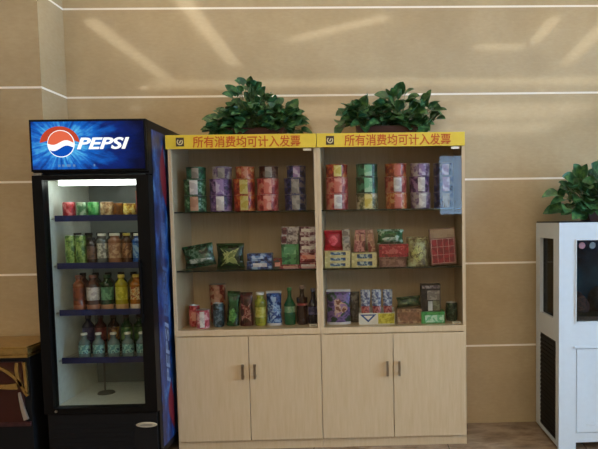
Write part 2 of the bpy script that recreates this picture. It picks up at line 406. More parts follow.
# inside: lamp, shelves
obj('lamp_tube', B(.10, FW - .075, -.54, -.50, 1.565, 1.589), emit('cool_white_tube', (246, 250, 242), 8.5), FR)
SH = (1.388, 1.127, .868, .600)
for z in SH:
    s = obj('wire_shelf', BM(), M_STEEL, FR); bm = BM()
    for k in range(17): 
        x = .05 + k * (FW - .10) / 16; box(bm, x - .0015, x + .0015, -.525, -.08, z - .004, z)
    for y in (-.523, -.3, -.084): box(bm, .043, FW - .043, y - .003, y + .003, z - .010, z - .004)
    bm.to_mesh(s.data); bm.free()
    obj('price_rail', B(.066, FW - .043, -.534, -.527, z - .020, z + .013), M_STRIP, s)
bm = tube(BM(), [(.19, -.30, .352), (.19, -.30, .59)], .006, 8); lathe(bm, [(0, .350), (.05, .350), (.045, .358), (0, .358)], 16, .205, -.32)
obj('drain_fitting', bm, plain('dull_grey_plastic', (86, 88, 80), .5), FR)

# ------------------------------------------------------------------ display cabinets
CD = .356
def cabinet(x0, x1, label, left_reveal, right_reveal, logo_x, text_x):
    W = x1 - x0
    t = thing('display_cabinet', label, 'cabinet', (x0, 0, 0), 'pale wood display cabinets side by side')
    obj('side_panel', B(0, .018, -CD, -.006, 0, 1.85), M_WOOD, t); obj('side_panel', B(W - .018, W, -CD, -.006, 0, 1.85), M_WOOD, t)
    obj('top_panel', B(.018, W - .018, -CD, -.006, 1.832, 1.85), M_WOOD, t)
    obj('back_panel', B(.018, W - .018, -.018, -.006, .06, 1.832), M_WOOD, t)
    obj('deck', B(.001, W - .001, -CD - .006, -.018, .686, .720), M_WOOD, t, bevel=.002)
    obj('bottom_panel', B(.018, W - .018, -CD + .02, -.018, .055, .073), M_WOOD, t)
    obj('plinth', B(.018, W - .018, -CD + .002, -CD + .018, 0, .054), M_WOOD, t)
    mid = (left_reveal + W - right_reveal) / 2
    for a, b, hx in ((left_reveal, mid - .0018, mid - .035), (mid + .0018, W - right_reveal, mid + .035)):
        dr = obj('cabinet_door', B(a, b, -CD - .0185, -CD - .0005, .060, .682), M_WOOD, t, bevel=.0015)
        bm = BM(); y = -CD - .0185
        box(bm, hx - .007, hx + .007, y - .026, y - .018, .432, .522)
        bmesh.ops.bevel(bm, geom=bm.edges[:], offset=.002, segments=2, affect='EDGES')
        box(bm, hx - .005, hx + .005, y - .019, y + .001, .440, .452); box(bm, hx - .005, hx + .005, y - .019, y + .001, .502, .514)
        obj('handle', bm, M_HANDLE, dr)
    for z in (1.415, 1.070):
        s = obj('glass_shelf', B(.0185, W - .0185, -.331, -.02, z - .007, z), M_SHELF, t)
        obj('shelf_edge', B(.0185, W - .0185, -.3345, -.3312, z - .008, z), M_EDGE, s)
    obj('glass_slider', B(.0185, W / 2 + .02, -.3435, -.3385, .722, 1.80), M_GLASS, t)
    obj('glass_slider', B(W / 2 - .02, W - .0185, -.3510, -.3460, .722, 1.80), M_GLASS, t)
    obj('slider_track', B(.0185, W - .0185, -.3525, -.3375, 1.80, 1.832), plain('dark_slider_track', (52, 44, 36), .5), t)
    obj('slider_lock', B(W - .078, W - .032, -.3545, -.3515, 1.758, 1.773), M_FOIL, t)
    sg = obj('sign_board', B(-.006 if x0 < .1 else .001, W - .001, -CD - .016, -CD - .0005, 1.774, 1.853), M_YELLOW, t, bevel=.0015)
    bm = text_bm('所有消费均可计入发票', .068, .0008, 0, .0009, 1.0, .615)
    for v in bm.verts: v.co += Vector((text_x - x0, -CD - .0172, 1.812))
    obj('lettering', bm, M_RED, sg)
    lb = obj('logo_badge', B(logo_x - x0 - .023, logo_x - x0 + .023, -CD - .0190, -CD - .0162, 1.788, 1.838), plain('dark_brown_logo_plate', (66, 44, 30), .4), sg, bevel=.001)
    bm = BM(); y = -CD - .0202
    ring = lambda r, a0, a1, n=18: [(logo_x - x0 + r * math.cos(a0 + (a1 - a0) * i / n), 1.813 + r * math.sin(a0 + (a1 - a0) * i / n)) for i in range(n + 1)]
    prism(bm, ring(.018, .7 * PI, 2.25 * PI) + ring(.012, 2.25 * PI, .7 * PI), y, y + .001)
    prism(bm, [(logo_x - x0 - .006, 1.806), (logo_x - x0 + .001, 1.806), (logo_x - x0 + .008, 1.822), (logo_x - x0 + .002, 1.824)], y, y + .001)
    obj('logo_swirl', bm, plain('pale_logo_print', (214, 196, 150), .4), lb)
    return t
cabinet(.000, .8555, 'pale wood display cabinet on the left, beside the cooler, with bottles at the bottom', .010, .0012, .078, .458)
cabinet(.8567, 1.716, 'pale wood display cabinet on the right, holding boxed goods, nearer the aquarium', .0012, .014, .935, 1.325)

# ------------------------------------------------------------------ goods: builders
def noodle_cup(x, y, z, r, h, mat, labmat, label, group, small=False, rot=-PI / 2, rnd=0):
    t = thing('noodle_cup', label, 'noodle cup', (x, y, z), group, rz=rnd)
    rb = r * .94
    obj('tub', lathe(BM(), [(0, .004), (rb * .85, .004), (rb * .9, 0), (rb, 0), (rb + .001, .004), (r * .975, h - .008), (r, h - .006), (r, h - .001), (r * .97, h - .001)], 28), mat, t, True)
    obj('lid', lathe(BM(), [(r * .975, h - .0012), (r * .99, h), (r * .9, h), (r * .88, h - .002), (0, h - .002)], 28), M_FOIL, t, True)
    z0, z1 = h * .06, h * .93
    f = lambda q: rb + .001 + (r * .975 - rb - .001) * (q - .004) / (h - .012) + .0006
    obj('label', arc_patch(BM(), f(z0), z0, z1, rot - .22 - rnd, rot + .50 - rnd, 10, r1=f(z1)), labmat, t, True)  # label stripe, narrow and full height so it also paints in the cup's highlight
    return t

def can(x, y, z, r, h, mat, label, group, cat='drink can', name='drink_can', labmat=None):
    t = thing(name, label, cat, (x, y, z), group)
    obj('body', lathe(BM(), [(0, .005), (r * .7, .005), (r * .78, 0), (r * .84, 0), (r, .009), (r, h - .010), (r * .9, h - .002)], 24), mat, t, True)
    obj('rim', lathe(BM(), [(r * .9, h - .002), (r * .9, h), (r * .86, h), (r * .84, h - .005), (0, h - .005)], 24), M_FOIL, t, True)
    obj('pull_tab', lathe(BM(), [(0, h - .005), (.010, h - .005), (.010, h - .003), (0, h - .003)], 12, 0, -.004, .7, 1.1), M_STEEL, t)
    if labmat: obj('label', arc_patch(BM(), r + .0005, h * .28, h * .72, -PI / 2 - .8, -PI / 2 + .8, 10), labmat, t, True)
    return t

def bottle(x, y, z, r, h, mat, capmat, labmat, label, group, neck=.34, shoulder=.62, neck_h=.78, lab=(.26, .56), basemat=None):
    t = thing('drink_bottle', label, 'bottle', (x, y, z), group)
    rn = r * neck
    prof = [(0, .006), (r * .6, .004), (r * .8, 0), (r * .93, .003), (r, .012), (r, h * lab[0] - .004), (r * .965, h * lab[0]), (r * .965, h * lab[1]), (r, h * lab[1] + .004), (r, h * shoulder)]
    for i in range(1, 7):
        q = i / 6; s = .5 - .5 * math.cos(PI * q)
        prof.append((r + (rn - r) * s, h * (shoulder + (neck_h - shoulder) * q)))
    prof += [(rn, h * .90), (rn * 1.15, h * .905), (rn * 1.15, h * .915), (rn, h * .92), (rn, h * .93), (0, h * .93)]
    obj('body', lathe(BM(), prof, 22), mat, t, True)
    if labmat: obj('label', lathe(BM(), [(r * .972, h * lab[0]), (r * .975, h * lab[0] + .001), (r * .975, h * lab[1] - .001), (r * .972, h * lab[1])], 22), labmat, t, True)
    obj('cap', lathe(BM(), [(rn * 1.12, h * .918), (rn * 1.22, h * .922), (rn * 1.22, h * .99), (rn * 1.1, h), (0, h)], 18), capmat, t, True)
    if basemat: obj('base_cup', lathe(BM(), [(r * .82, .0005), (r * .94, .003), (r + .0008, .012), (r + .0008, .034), (r, .036)], 22), basemat, t, True)
    return t

def carton(name, label, cat, x, y, z, w, d, h, mat, group=None, rz=0, rx=0, ry=0, labmat=None, lab=(.1, .9, .2, .8), labs=None, endmat=None):
    """x,y = centre of the footprint; front faces -y"""
    t = thing(name, label, cat, (x, y, z), group, rz=rz, rx=rx, ry=ry)
    obj('box_body', B(-w / 2, w / 2, -d / 2, d / 2, 0, h), mat, t, bevel=min(.0015, h * .05))
    for q, m in (labs or ([(lab, labmat)] if labmat else [])):
        obj('label', B(-w / 2 + w * q[0], -w / 2 + w * q[1], -d / 2 - .0008, -d / 2 - .0001, h * q[2], h * q[3]), m, t)
    if endmat: obj('end_flap', B(-w / 2 + .002, w / 2 - .002, -d / 2 + .002, d / 2 - .002, h, h + .001), endmat, t)
    return t

def pouch(name, label, cat, x, y, z, w, h, d, mat, group=None, rz=0, ry=0, rx=0, sealmat=None, motif=None, motifmat=None, gusset=False, seed=1):
    """pillow bag standing on its bottom edge, front to -y"""
    t = thing(name, label, cat, (x, y, z), group, rz=rz, ry=ry, rx=rx)
    rnd = random.Random(seed); ph = [rnd.uniform(0, 6) for _ in range(4)]
    s = .07
    def thick(u, v):       # u,v in 0..1
        a = max(0, 1 - abs(2 * u - 1) ** 2.6); vv = (v - s) / (1 - 2 * s); vv = min(1, max(0, vv))
        b = max(0, 1 - abs(2 * vv - 1) ** (4 if not gusset else 3))
        if gusset: b = max(b, (1 - vv) ** .4 if vv < .5 else b); 
        wr = 1 + .07 * math.sin(9 * u + 7 * v + ph[0]) + .05 * math.sin(17 * v - 6 * u + ph[1])
        return d / 2 * (a ** .7) * (b ** .7) * wr + .0012
    def side(u, v):        # waist: seals are full width, the filled middle is narrower
        vv = min(1, max(0, (v - s) / (1 - 2 * s)))
        return 1 - .07 * math.sin(PI * vv)
    nu, nv = 14, 16
    def grid(v0, v1, k):
        bm = BM(); F, K = [], []
        for j in range(k + 1):
            v = v0 + (v1 - v0) * j / k; rf, rk = [], []
            for i in range(nu + 1):
                u = i / nu; X = (u - .5) * w * side(u, v); T = thick(u, v); Z = v * h
                rf.append(bm.verts.new((X, -T, Z))); rk.append(bm.verts.new((X, T, Z)))
            F.append(rf); K.append(rk)
        for j in range(k):
            for i in range(nu):
                bm.faces.new((F[j][i], F[j][i + 1], F[j + 1][i + 1], F[j + 1][i])); bm.faces.new((K[j][i + 1], K[j][i], K[j + 1][i], K[j + 1][i + 1]))
            bm.faces.new((F[j][0], F[j + 1][0], K[j + 1][0], K[j][0])); bm.faces.new((F[j][nu], K[j][nu], K[j + 1][nu], F[j + 1][nu]))
        for R_, S_ in ((F[0], K[0]), (F[-1], K[-1])):
            for i in range(nu): bm.faces.new((R_[i], R_[i + 1], S_[i + 1], S_[i]))
        return bm
    obj('pouch_body', grid(s, 1 - s, nv), mat, t, True)
    sm = sealmat or mat
    obj('seal', grid(1 - s, 1, 2), sm, t, True); obj('seal', grid(0, s, 2), sm, t, True)
    if motif:
        cu, cv, pts = motif; bm = BM(); rings = []
        def P(u, v): return bm.verts.new(((u - .5) * w * side(u, v), -thick(u, v) - .0012, v * h))
        n = len(pts); K_ = 4
        c = P(cu, cv)
        for k in range(1, K_ + 1): rings.append([P(cu + a * k / K_, cv + b * k / K_) for a, b in pts])
        for i in range(n):
            j = (i + 1) % n; bm.faces.new((c, rings[0][i], rings[0][j]))
            for k in range(K_ - 1): bm.faces.new((rings[k][i], rings[k + 1][i], rings[k + 1][j], rings[k][j]))
        obj('printed_motif', bm, motifmat, t, True)
    return t
def blob(rx, rz, lobes=0, amp=0, n=28, ph=0):
    return [((rx * (1 + amp * math.cos(lobes * a + ph))) * math.cos(a), (rz * (1 + amp * math.cos(lobes * a + ph))) * math.sin(a)) for a in [2 * PI * i / n for i in range(n)]]

# ------------------------------------------------------------------ noodle cups on the two top shelves
GA = 'noodle cups on the top shelf of the left cabinet'; GB = 'noodle cups on the top shelf of the right cabinet'
P = printed
m_gr = P('green_cup_print', [(30, 60, 40), (46, 100, 58), (120, 160, 130)], 30, seed=1)
m_pu = P('purple_cup_print', [(60, 40, 80), (104, 66, 124), (150, 120, 160)], 30, seed=2)
m_rd = P('red_cup_print', [(130, 34, 26), (176, 66, 40), (200, 120, 60)], 26, seed=3)
m_rp = P('rose_cup_print', [(140, 40, 40), (186, 78, 74), (200, 130, 110)], 30, seed=4)
m_bl = P('navy_cup_print', [(24, 26, 58), (48, 50, 104), (110, 100, 110)], 26, seed=5)
m_br = P('brown_cup_print', [(64, 26, 22), (96, 52, 40), (120, 96, 80)], 26, seed=6)
m_dg = P('deep_green_cup_print', [(10, 44, 28), (20, 78, 48), (60, 120, 90)], 22, seed=7)
m_ol = P('olive_white_cup_print', [(96, 100, 70), (150, 146, 112), (206, 200, 176)], 26, seed=8)
m_vi = P('violet_grey_cup_print', [(90, 66, 104), (140, 120, 150), (180, 170, 176)], 26, seed=9)
m_or = P('orange_cup_print', [(150, 58, 30), (196, 100, 50), (214, 160, 110)], 26, seed=10)
l_pk = P('pinkish_tan_label', [(180, 130, 104), (200, 150, 126)], 20, seed=1)
l_ye = P('yellow_label', [(214, 190, 90), (230, 214, 140)], 20, seed=2)
l_wh = P('white_label', [(200, 190, 190), (226, 220, 216)], 20, seed=3)
l_gr = P('grey_label', [(130, 124, 120), (160, 152, 146)], 20, seed=4)
l_re = P('light_red_label', [(206, 110, 96), (222, 156, 140)], 20, seed=5)
l_gn = P('mint_label', [(120, 190, 150), (170, 214, 186)], 20, seed=6)
l_lv = P('lavender_label', [(150, 120, 170), (196, 180, 206)], 20, seed=7)
S1 = 1.4152
cols = [(.117, 'first', 'from the cooler', [('green', m_gr, l_pk), ('green', m_gr, l_wh), ('dark green', m_dg, l_gr)]),
        (.270, 'second', 'from the cooler', [('purple', m_pu, l_wh), ('purple', m_pu, l_lv), ('dull violet', m_vi, l_gr)]),
        (.407, 'third', 'from the cooler', [('red and yellow', m_rd, l_ye), ('red and yellow', m_rd, l_ye), ('orange', m_or, l_re)]),
        (.547, 'fourth', 'from the cooler', [('rose red', m_rp, l_re), ('rose red', m_rp, l_re), ('dark brown', m_br, l_gr)]),
        (.712, 'fifth', 'from the cooler', [('navy', m_bl, l_gr), ('navy', m_bl, l_gr), ('navy', m_bl, l_lv)])]
cols2 = [(.962, 'first', 'in the right cabinet', [('pinkish red', m_rp, l_wh), ('pinkish red', m_rp, l_re), ('red', m_rd, l_ye)]),
         (1.143, 'second', 'in the right cabinet', [('olive and white', m_ol, l_ye), ('deep green', m_dg, l_gn), ('deep green', m_dg, l_gn)]),
         (1.317, 'third', 'in the right cabinet', [('orange', m_or, l_re), ('red', m_rp, l_wh), ('dark red', m_rd, l_re)]),
         (1.462, 'fourth', 'in the right cabinet', [('grey white', m_vi, l_wh), ('purple', m_pu, l_wh), ('dull violet', m_vi, l_lv)]),
         (1.606, 'fifth', 'in the right cabinet', [('grey and blue', m_bl, l_gr), ('blue', m_bl, l_lv), ('dark blue', m_bl, l_lv)])]
for cs, grp, cab in ((cols, GA, 'left'), (cols2, GB, 'right')):
    for x, nth, frm, tri in cs:
        hts = ((.0665, .096), (.0665, .096), (.058, .072)) if cab == 'left' else ((.0685, .096), (.0685, .096), (.0665, .077))
        z = S1
        for k, ((r, h), (cname, m, l)) in enumerate(zip(hts, tri)):
            if x > 1.4: r *= .91
            lev = ('bottom', 'middle', 'top')[k]
            lab = f"{cname} noodle cup, {lev} of the {nth} stack on the {cab} cabinet's top shelf"
            noodle_cup(x + (.008 if (k == 2 and cab == 'left') else random.uniform(-.003, .003)), -.235 + random.uniform(-.004, .004), z, r, h, m, l, lab, grp, rnd=random.uniform(-.3, .3))
            z += h + .0004

# ------------------------------------------------------------------ left cabinet, middle shelf
S2 = 1.0703
GM = 'snacks on the middle shelf of the left cabinet'
pouch('snack_bag', 'dark green crumpled snack bag leaning low beside a star-patterned bag', 'snack bag', .135, -.235, S2 + .016, .185, .135, .07,
      P('dark_green_bag', [(16, 42, 28), (32, 76, 50), (90, 120, 100)], 30, .25, 1), GM, ry=-.16, seed=2, motif=(.5, .3, blob(.36, .10, 3, .2)), motifmat=P('pale_bag_print', [(110, 130, 116), (190, 196, 190)], 40, seed=3))
star = []
for i in range(16):
    a = PI / 4 + 2 * PI * i / 16; rr = .50 if i % 4 == 0 else (.19 if i % 4 == 2 else .26); star.append((rr * math.cos(a), rr * math.sin(a)))
pouch('snack_bag', 'dark green snack bag with a pale yellow-green star shape, in the left cabinet', 'snack bag', .312, -.235, S2 + .0005, .165, .155, .06,
      P('green_bag', [(24, 44, 22), (40, 66, 32)], 30, .25, 4), GM, seed=5, motif=(.5, .47, star), motifmat=P('yellow_green_print', [(150, 160, 96), (190, 196, 130), (116, 130, 70)], 34, seed=6))
m_nb = P('blue_biscuit_print', [(26, 30, 66), (60, 84, 140), (150, 170, 196)], 30, seed=7)
carton('biscuit_pack', 'flat blue biscuit pack on the shelf, under another blue pack', 'biscuit pack', .492, -.235, S2, .15, .09, .046, m_nb, GM, labs=[((.25, .8, .25, .75), l_wh)])
carton('biscuit_pack', 'flat blue biscuit pack lying on top of another blue pack', 'biscuit pack', .490, -.232, S2 + .0465, .145, .09, .046, m_nb, GM, rz=.06, labs=[((.2, .7, .3, .7), P('pale_blue_label', [(110, 140, 190), (190, 204, 224)], 30, seed=8))])
carton('small_box', 'small dark red box between the blue packs and the green box', 'box', .600, -.245, S2, .05, .05, .062, P('dark_red_print', [(80, 28, 28), (136, 56, 46), (60, 70, 60)], 34, seed=9), GM, labs=[((.15, .8, .2, .6), l_re)])
m_gw = P('grey_white_box_print', [(100, 84, 86), (160, 146, 144), (196, 186, 184)], 36, seed=10)
m_gb = P('green_carton_print', [(46, 96, 60), (80, 140, 90)], 30, seed=11)
m_pk = P('pink_grey_box_print', [(96, 50, 66), (150, 110, 122), (196, 180, 184)], 36, seed=12)
m_cr = P('crimson_box_print', [(96, 20, 36), (150, 46, 62), (200, 150, 150)], 40, seed=13)
carton('flat_carton', 'flat crimson carton lying under the green box', 'carton', .674, -.225, S2, .106, .12, .022, m_cr, GM, labs=[((.1, .9, .3, .7), l_pk)])
carton('flat_carton', 'flat crimson carton lying at the right end of the left middle shelf', 'carton', .782, -.225, S2, .104, .12, .032, m_cr, GM, labs=[((.1, .9, .3, .7), l_wh)])
carton('snack_box', 'green box standing under two grey-white boxes', 'box', .674, -.225, S2 + .0225, .104, .08, .122, m_gb, GM, labs=[((.15, .85, .5, .85), P('mint_box_label', [(90, 150, 104), (130, 180, 136)], 30, seed=14))])
carton('snack_box', 'grey-white box directly on top of the green box', 'box', .674, -.225, S2 + .145, .104, .08, .052, m_gw, GM, labs=[((.05, .3, .1, .9), P('maroon_label', [(80, 30, 40), (120, 70, 76)], 30, seed=15))])
carton('snack_box', 'grey-white box topmost above the green box', 'box', .676, -.222, S2 + .1975, .104, .08, .052, m_gw, GM, rz=.05, labs=[((.05, .3, .1, .9), P('maroon_label', [(80, 30, 40)], 30))])
zz = S2 + .0325
for k, (hh, nm, mm) in enumerate(((.060, 'lowest', m_cr), (.052, 'second from bottom', m_pk), (.052, 'second from top', m_pk), (.050, 'topmost', m_pk))):
    carton('snack_box', f'pink-grey snack box, {nm} of the four stacked on the right crimson carton', 'box', .782 + .002 * (k % 2), -.225, zz, .10, .08, hh, mm, GM, labs=[((.1, .9, .35, .75), l_wh if k else l_re)])
    zz += hh + .0004

# ------------------------------------------------------------------ left cabinet, bottom deck
S3 = .7204
GD = 'drinks and snacks on the bottom deck of the left cabinet'
M_RC = P('red_can_print', [(110, 18, 26), (160, 36, 46), (196, 100, 100)], 26, seed=1)
can(.074, -.20, S3, .033, .130, M_RC, 'dark red drink can at the left end of the bottom deck', GD, labmat=l_re)
M_PK = P('pink_cup_print', [(176, 56, 74), (206, 100, 116), (230, 180, 184)], 24, seed=2)
noodle_cup(.142, -.265, S3, .040, .110, M_PK, l_wh, 'pinkish red cup at the front, beside the dark red can', GD)
can(.192, -.10, S3, .044, .120, P('maroon_tin_print', [(90, 26, 26), (130, 50, 44)], 24, seed=3), 'maroon tin standing behind, carrying a red and tan cup', GD, cat='tin', name='food_tin')
noodle_cup(.192, -.10, S3 + .1204, .050, .125, P('red_tan_cup_print', [(120, 36, 26), (164, 84, 60), (190, 150, 120)], 28, seed=4), l_pk, 'red and tan cup raised behind the others on a tin', GD)
can(.228, -.235, S3, .033, .145, P('dark_teal_print', [(16, 34, 38), (36, 66, 74), (90, 110, 120)], 34, seed=5), 'dark teal can left of the dark green pouch', GD, labmat=P('teal_label', [(46, 70, 84), (96, 116, 130)], 40, seed=6))
pouch('snack_pouch', 'dark green stand-up pouch with bright green lower print on the bottom deck', 'pouch', .310, -.22, S3 + .004, .077, .210, .05, P('forest_pouch', [(20, 48, 26), (40, 84, 44)], 30, .25, 7), GD, gusset=True, ry=.06, seed=8,
      motif=(.5, .3, blob(.3, .2, 5, .15)), motifmat=P('bright_green_print', [(60, 130, 60), (110, 170, 90)], 40, seed=8))
pouch('snack_pouch', 'dark maroon stand-up pouch with a pale red label on the bottom deck', 'pouch', .395, -.22, S3 + .0005, .079, .205, .05, P('maroon_pouch', [(46, 20, 18), (86, 32, 30)], 30, .3, 9), GD, gusset=True, seed=10,
      motif=(.5, .42, [(-.36, -.30), (.36, -.30), (.36, .26), (-.36, .26)]), motifmat=P('pale_red_print', [(150, 60, 62), (190, 150, 140), (120, 40, 40)], 40, seed=11))
bottle(.479, -.22, S3, .034, .205, P('yellow_green_bottle', [(116, 124, 40), (160, 160, 50)], 16, .2, 12), M_WLAB, P('yellow_bottle_label', [(180, 176, 60), (206, 200, 110)], 30, seed=13), 'yellow-green bottle with a white top on the bottom deck', GD, neck=.6, shoulder=.74, neck_h=.82)
M_BC = P('blue_bag_print', [(20, 40, 96), (46, 80, 150), (130, 164, 206)], 34, .25, 14)
pouch('snack_pouch', 'blue stand-up pouch between the yellow bottle and the green bottle', 'pouch', .563, -.22, S3 + .0005, .092, .21, .055, M_BC, GD, gusset=True, seed=15, sealmat=P('deep_blue_seal', [(26, 40, 100)], 10),
       motif=(.5, .4, blob(.32, .2, 3, .15)), motifmat=P('light_blue_print', [(90, 130, 190), (160, 190, 220), (50, 80, 150)], 40, seed=16))
M_GB = plain('green_bottle_glass', (22, 92, 58), .12, spec=.6)
bottle(.656, -.21, S3, .035, .228, M_GB, plain('green_cap', (60, 130, 80), .4), P('pale_green_label', [(96, 150, 110), (150, 180, 150)], 40, seed=17), 'green soda bottle with a slim neck on the bottom deck', GD, neck=.34, shoulder=.50, neck_h=.78, lab=(.34, .54))
bottle(.732, -.21, S3, .034, .236, plain('dark_cola', (36, 14, 12), .12, spec=.6), plain('pale_cap', (150, 130, 126), .4), P('pink_red_label', [(150, 60, 64), (196, 130, 130)], 40, seed=18), 'dark cola bottle with a pinkish red label on the bottom deck', GD, neck=.36, shoulder=.56, neck_h=.80, lab=(.50, .68))
bottle(.801, -.21, S3, .033, .220, plain('midnight_blue_bottle', (18, 20, 44), .15, spec=.6), plain('grey_blue_cap', (96, 100, 130), .4), P('slate_blue_label', [(50, 50, 96), (110, 106, 150)], 40, seed=19), 'midnight blue bottle at the right end of the left bottom deck', GD, neck=.36, shoulder=.5, neck_h=.76, lab=(.28, .5))
carton('price_tag', 'tiny white tag lying at the right front of the left bottom deck', 'price tag', .805, -.290, S3, .046, .02, .012, M_WLAB, GD, labmat=l_gr, lab=(.2, .8, .3, .7))

# ------------------------------------------------------------------ right cabinet, middle shelf
GR = 'boxed goods on the middle shelf of the right cabinet'
m_yb = P('cream_yellow_box_print', [(190, 176, 120), (214, 202, 150)], 20, seed=1)
l_bo = P('blue_box_label', [(40, 60, 96), (70, 100, 136), (180, 190, 180)], 44, seed=2)
zz = S2
for k, nm in enumerate(('bottom', 'middle', 'top')):
    carton('yellow_box', f'flat pale yellow blue-labelled box, {nm} of the three under the red pack', 'box', .957 + .0015 * k, -.235, zz, .152, .10, .033, m_yb, GR, labs=[((.22, .82, .25, .78), l_bo)]); zz += .0334
pouch('red_pack', 'bright red round-edged pack on three yellow boxes', 'pack', .934, -.235, zz + .0005, .112, .122, .05, P('crimson_pack', [(160, 14, 38), (196, 30, 54)], 24, .3, 3), GR, seed=3,
      motif=(.5, .5, blob(.25, .25, 4, .1)), motifmat=P('light_crimson_print', [(200, 40, 66), (220, 90, 104)], 30, seed=4))
carton('grey_packet', 'slim grey-white packet standing on yellow boxes beside the red pack', 'packet', 1.014, -.235, zz, .046, .06, .130, P('grey_packet_print', [(120, 104, 92), (176, 162, 146)], 34, seed=5), GR, ry=-.03, labs=[((.15, .85, .35, .65), l_gr)])
zz = S2
for k, nm in enumerate(('lower', 'upper')):
    carton('yellow_box', f'flat pale yellow blue-labelled box, {nm} of the two under pink packets', 'box', 1.118, -.235, zz, .152, .10, .043, m_yb, GR, labs=[((.22, .82, .2, .8), l_bo)]); zz += .0434
for x, nm, ry in ((1.072, 'left', .10), (1.108, 'middle', .03), (1.166, 'right', -.10)):
    carton('tall_packet', f'tall pinkish packet standing {nm} of the three on two yellow boxes', 'packet', x, -.235, zz + .003, .034 if nm != 'right' else .042, .05, .134, P('pink_packet_print' + nm, [(140, 76, 74), (186, 126, 116), (110, 60, 56)] if nm != 'right' else [(150, 110, 92), (190, 156, 136), (120, 50, 50)], 26, seed=6 + ord(nm[0])), GR, ry=ry, labs=[((.2, .8, .5, .8), l_pk)])
carton('snack_box', 'flat brown box at the bottom under the red pack in the right cabinet', 'box', 1.290, -.235, S2, .158, .12, .058, P('brown_print', [(104, 66, 54), (140, 100, 84)], 30, seed=8), GR, labs=[((.1, .9, .2, .8), P('dull_tan_label', [(120, 80, 66), (150, 112, 96)], 40, seed=9))])
carton('snack_box', 'wide red box lying between the brown box and the green pack', 'box', 1.296, -.235, S2 + .0585, .176, .12, .076, P('scarlet_print', [(130, 22, 30), (170, 42, 48), (110, 30, 30)], 34, seed=10), GR, labs=[((.1, .85, .25, .85), P('scarlet_label', [(160, 40, 46), (200, 100, 96)], 60, seed=11))])
pouch('snack_bag', 'green pack lying on top of the red box', 'snack bag', 1.278, -.235, S2 + .1355, .16, .088, .08, P('green_pack', [(28, 76, 44), (50, 110, 66), (170, 196, 180)], 24, .3, 12), GR, seed=12,
      motif=(.5, .35, blob(.32, .12)), motifmat=P('whitish_green_print', [(120, 160, 130), (190, 204, 190)], 40, seed=13))
pouch('snack_bag', 'clear bag of yellow-green sweets between the red box and the red window box', 'snack bag', 1.440, -.235, S2 + .0005, .130, .175, .07, P('sweets_bag', [(110, 96, 72), (150, 140, 100), (176, 176, 130)], 34, .25, 14), GR, seed=14, gusset=True,
      motif=(.52, .42, blob(.3, .26, 4, .12)), motifmat=P('yellow_sweets', [(150, 150, 80), (196, 190, 120), (120, 110, 70)], 60, seed=15))
t = carton('window_box', 'tilted flat box with a red front under pale grid lines and tan top', 'box', 1.601, -.250, S2 + .0062, .155, .045, .218, P('red_front_box', [(110, 70, 56), (130, 84, 70)], 20, seed=16), GR, ry=-.06, labs=[((.04, .96, .74, .98), P('tan_band', [(150, 124, 98), (166, 140, 112)], 20, seed=17)), ((.05, .95, .05, .70), P('crimson_field', [(120, 14, 24), (156, 24, 36)], 34, seed=18))])
bm = BM(); w_, h_ = .155, .218
for q in (.05, .27, .5, .72, .93): box(bm, -w_ / 2 + w_ * q - .001, -w_ / 2 + w_ * q + .001, -.0246, -.0234, h_ * .05, h_ * .72)
for q in (.05, .28, .5, .71): box(bm, -w_ / 2 + w_ * .05, -w_ / 2 + w_ * .93, -.0248, -.0236, h_ * q - .001, h_ * q + .001)
obj('printed_grid', bm, P('pinkish_white_lines', [(200, 150, 140), (220, 180, 170)], 20), t)

# ------------------------------------------------------------------ right cabinet, bottom deck
GE = 'goods on the bottom deck of the right cabinet'
pouch('snack_pouch', 'purple stand-up pouch with a pale picture at the left of the bottom deck', 'pouch', .956, -.225, S3 + .0005, .148, .212, .06, P('purple_pouch', [(66, 46, 96), (110, 84, 140), (34, 60, 44)], 16, .3, 1), GE, gusset=True, seed=3, sealmat=P('dark_violet_seal', [(44, 34, 84)], 10),
      motif=(.56, .48, blob(.28, .24, 3, .25)), motifmat=P('tan_lilac_print', [(150, 110, 150), (196, 160, 140), (120, 70, 50)], 34, seed=2))
pouch('snack_pouch', 'dark grey pouch standing just right of the purple pouch', 'pouch', 1.050, -.17, S3 + .0005, .066, .19, .035, P('grey_pouch', [(60, 56, 52), (92, 88, 82)], 30, .3, 3), GE, gusset=True, seed=4)
t = thing('counter_display_box', 'open white and yellow display box holding three silver-blue tubes', 'display box', (1.188, -.225, S3), GE)
w_, d_, h_ = .218, .10, .070
bm = BM(); box(bm, -w_ / 2, w_ / 2, -d_ / 2, d_ / 2, 0, .002); box(bm, -w_ / 2, w_ / 2, -d_ / 2, -d_ / 2 + .002, .002, h_); box(bm, -w_ / 2, w_ / 2, d_ / 2 - .002, d_ / 2, .002, h_ + .02)
box(bm, -w_ / 2, -w_ / 2 + .002, -d_ / 2 + .002, d_ / 2 - .002, .002, h_); box(bm, w_ / 2 - .002, w_ / 2, -d_ / 2 + .002, d_ / 2 - .002, .002, h_)
obj('tray', bm, M_WLAB, t)
obj('yellow_panel', B(.008, w_ / 2 - .002, -d_ / 2 - .001, -d_ / 2 - .0002, .004, h_ - .003), P('yellow_tray_print', [(176, 160, 40), (206, 190, 70)], 40, seed=4), t)
bm = prism(BM(), [(-.052 + x, .040 + z) for x, z in ((-.05, .022), (.05, .022), (0, -.026))], -d_ / 2 - .0008, -d_ / 2 - .0002); obj('blue_mark', bm, P('blue_tray_print', [(46, 76, 140), (70, 104, 160)], 30, seed=5), t)
bm = prism(BM(), [(-.052 + x, .042 + z) for x, z in ((-.028, .012), (.028, .012), (0, -.014))], -d_ / 2 - .0014, -d_ / 2 - .0008); obj('white_mark', bm, M_WLAB, t)
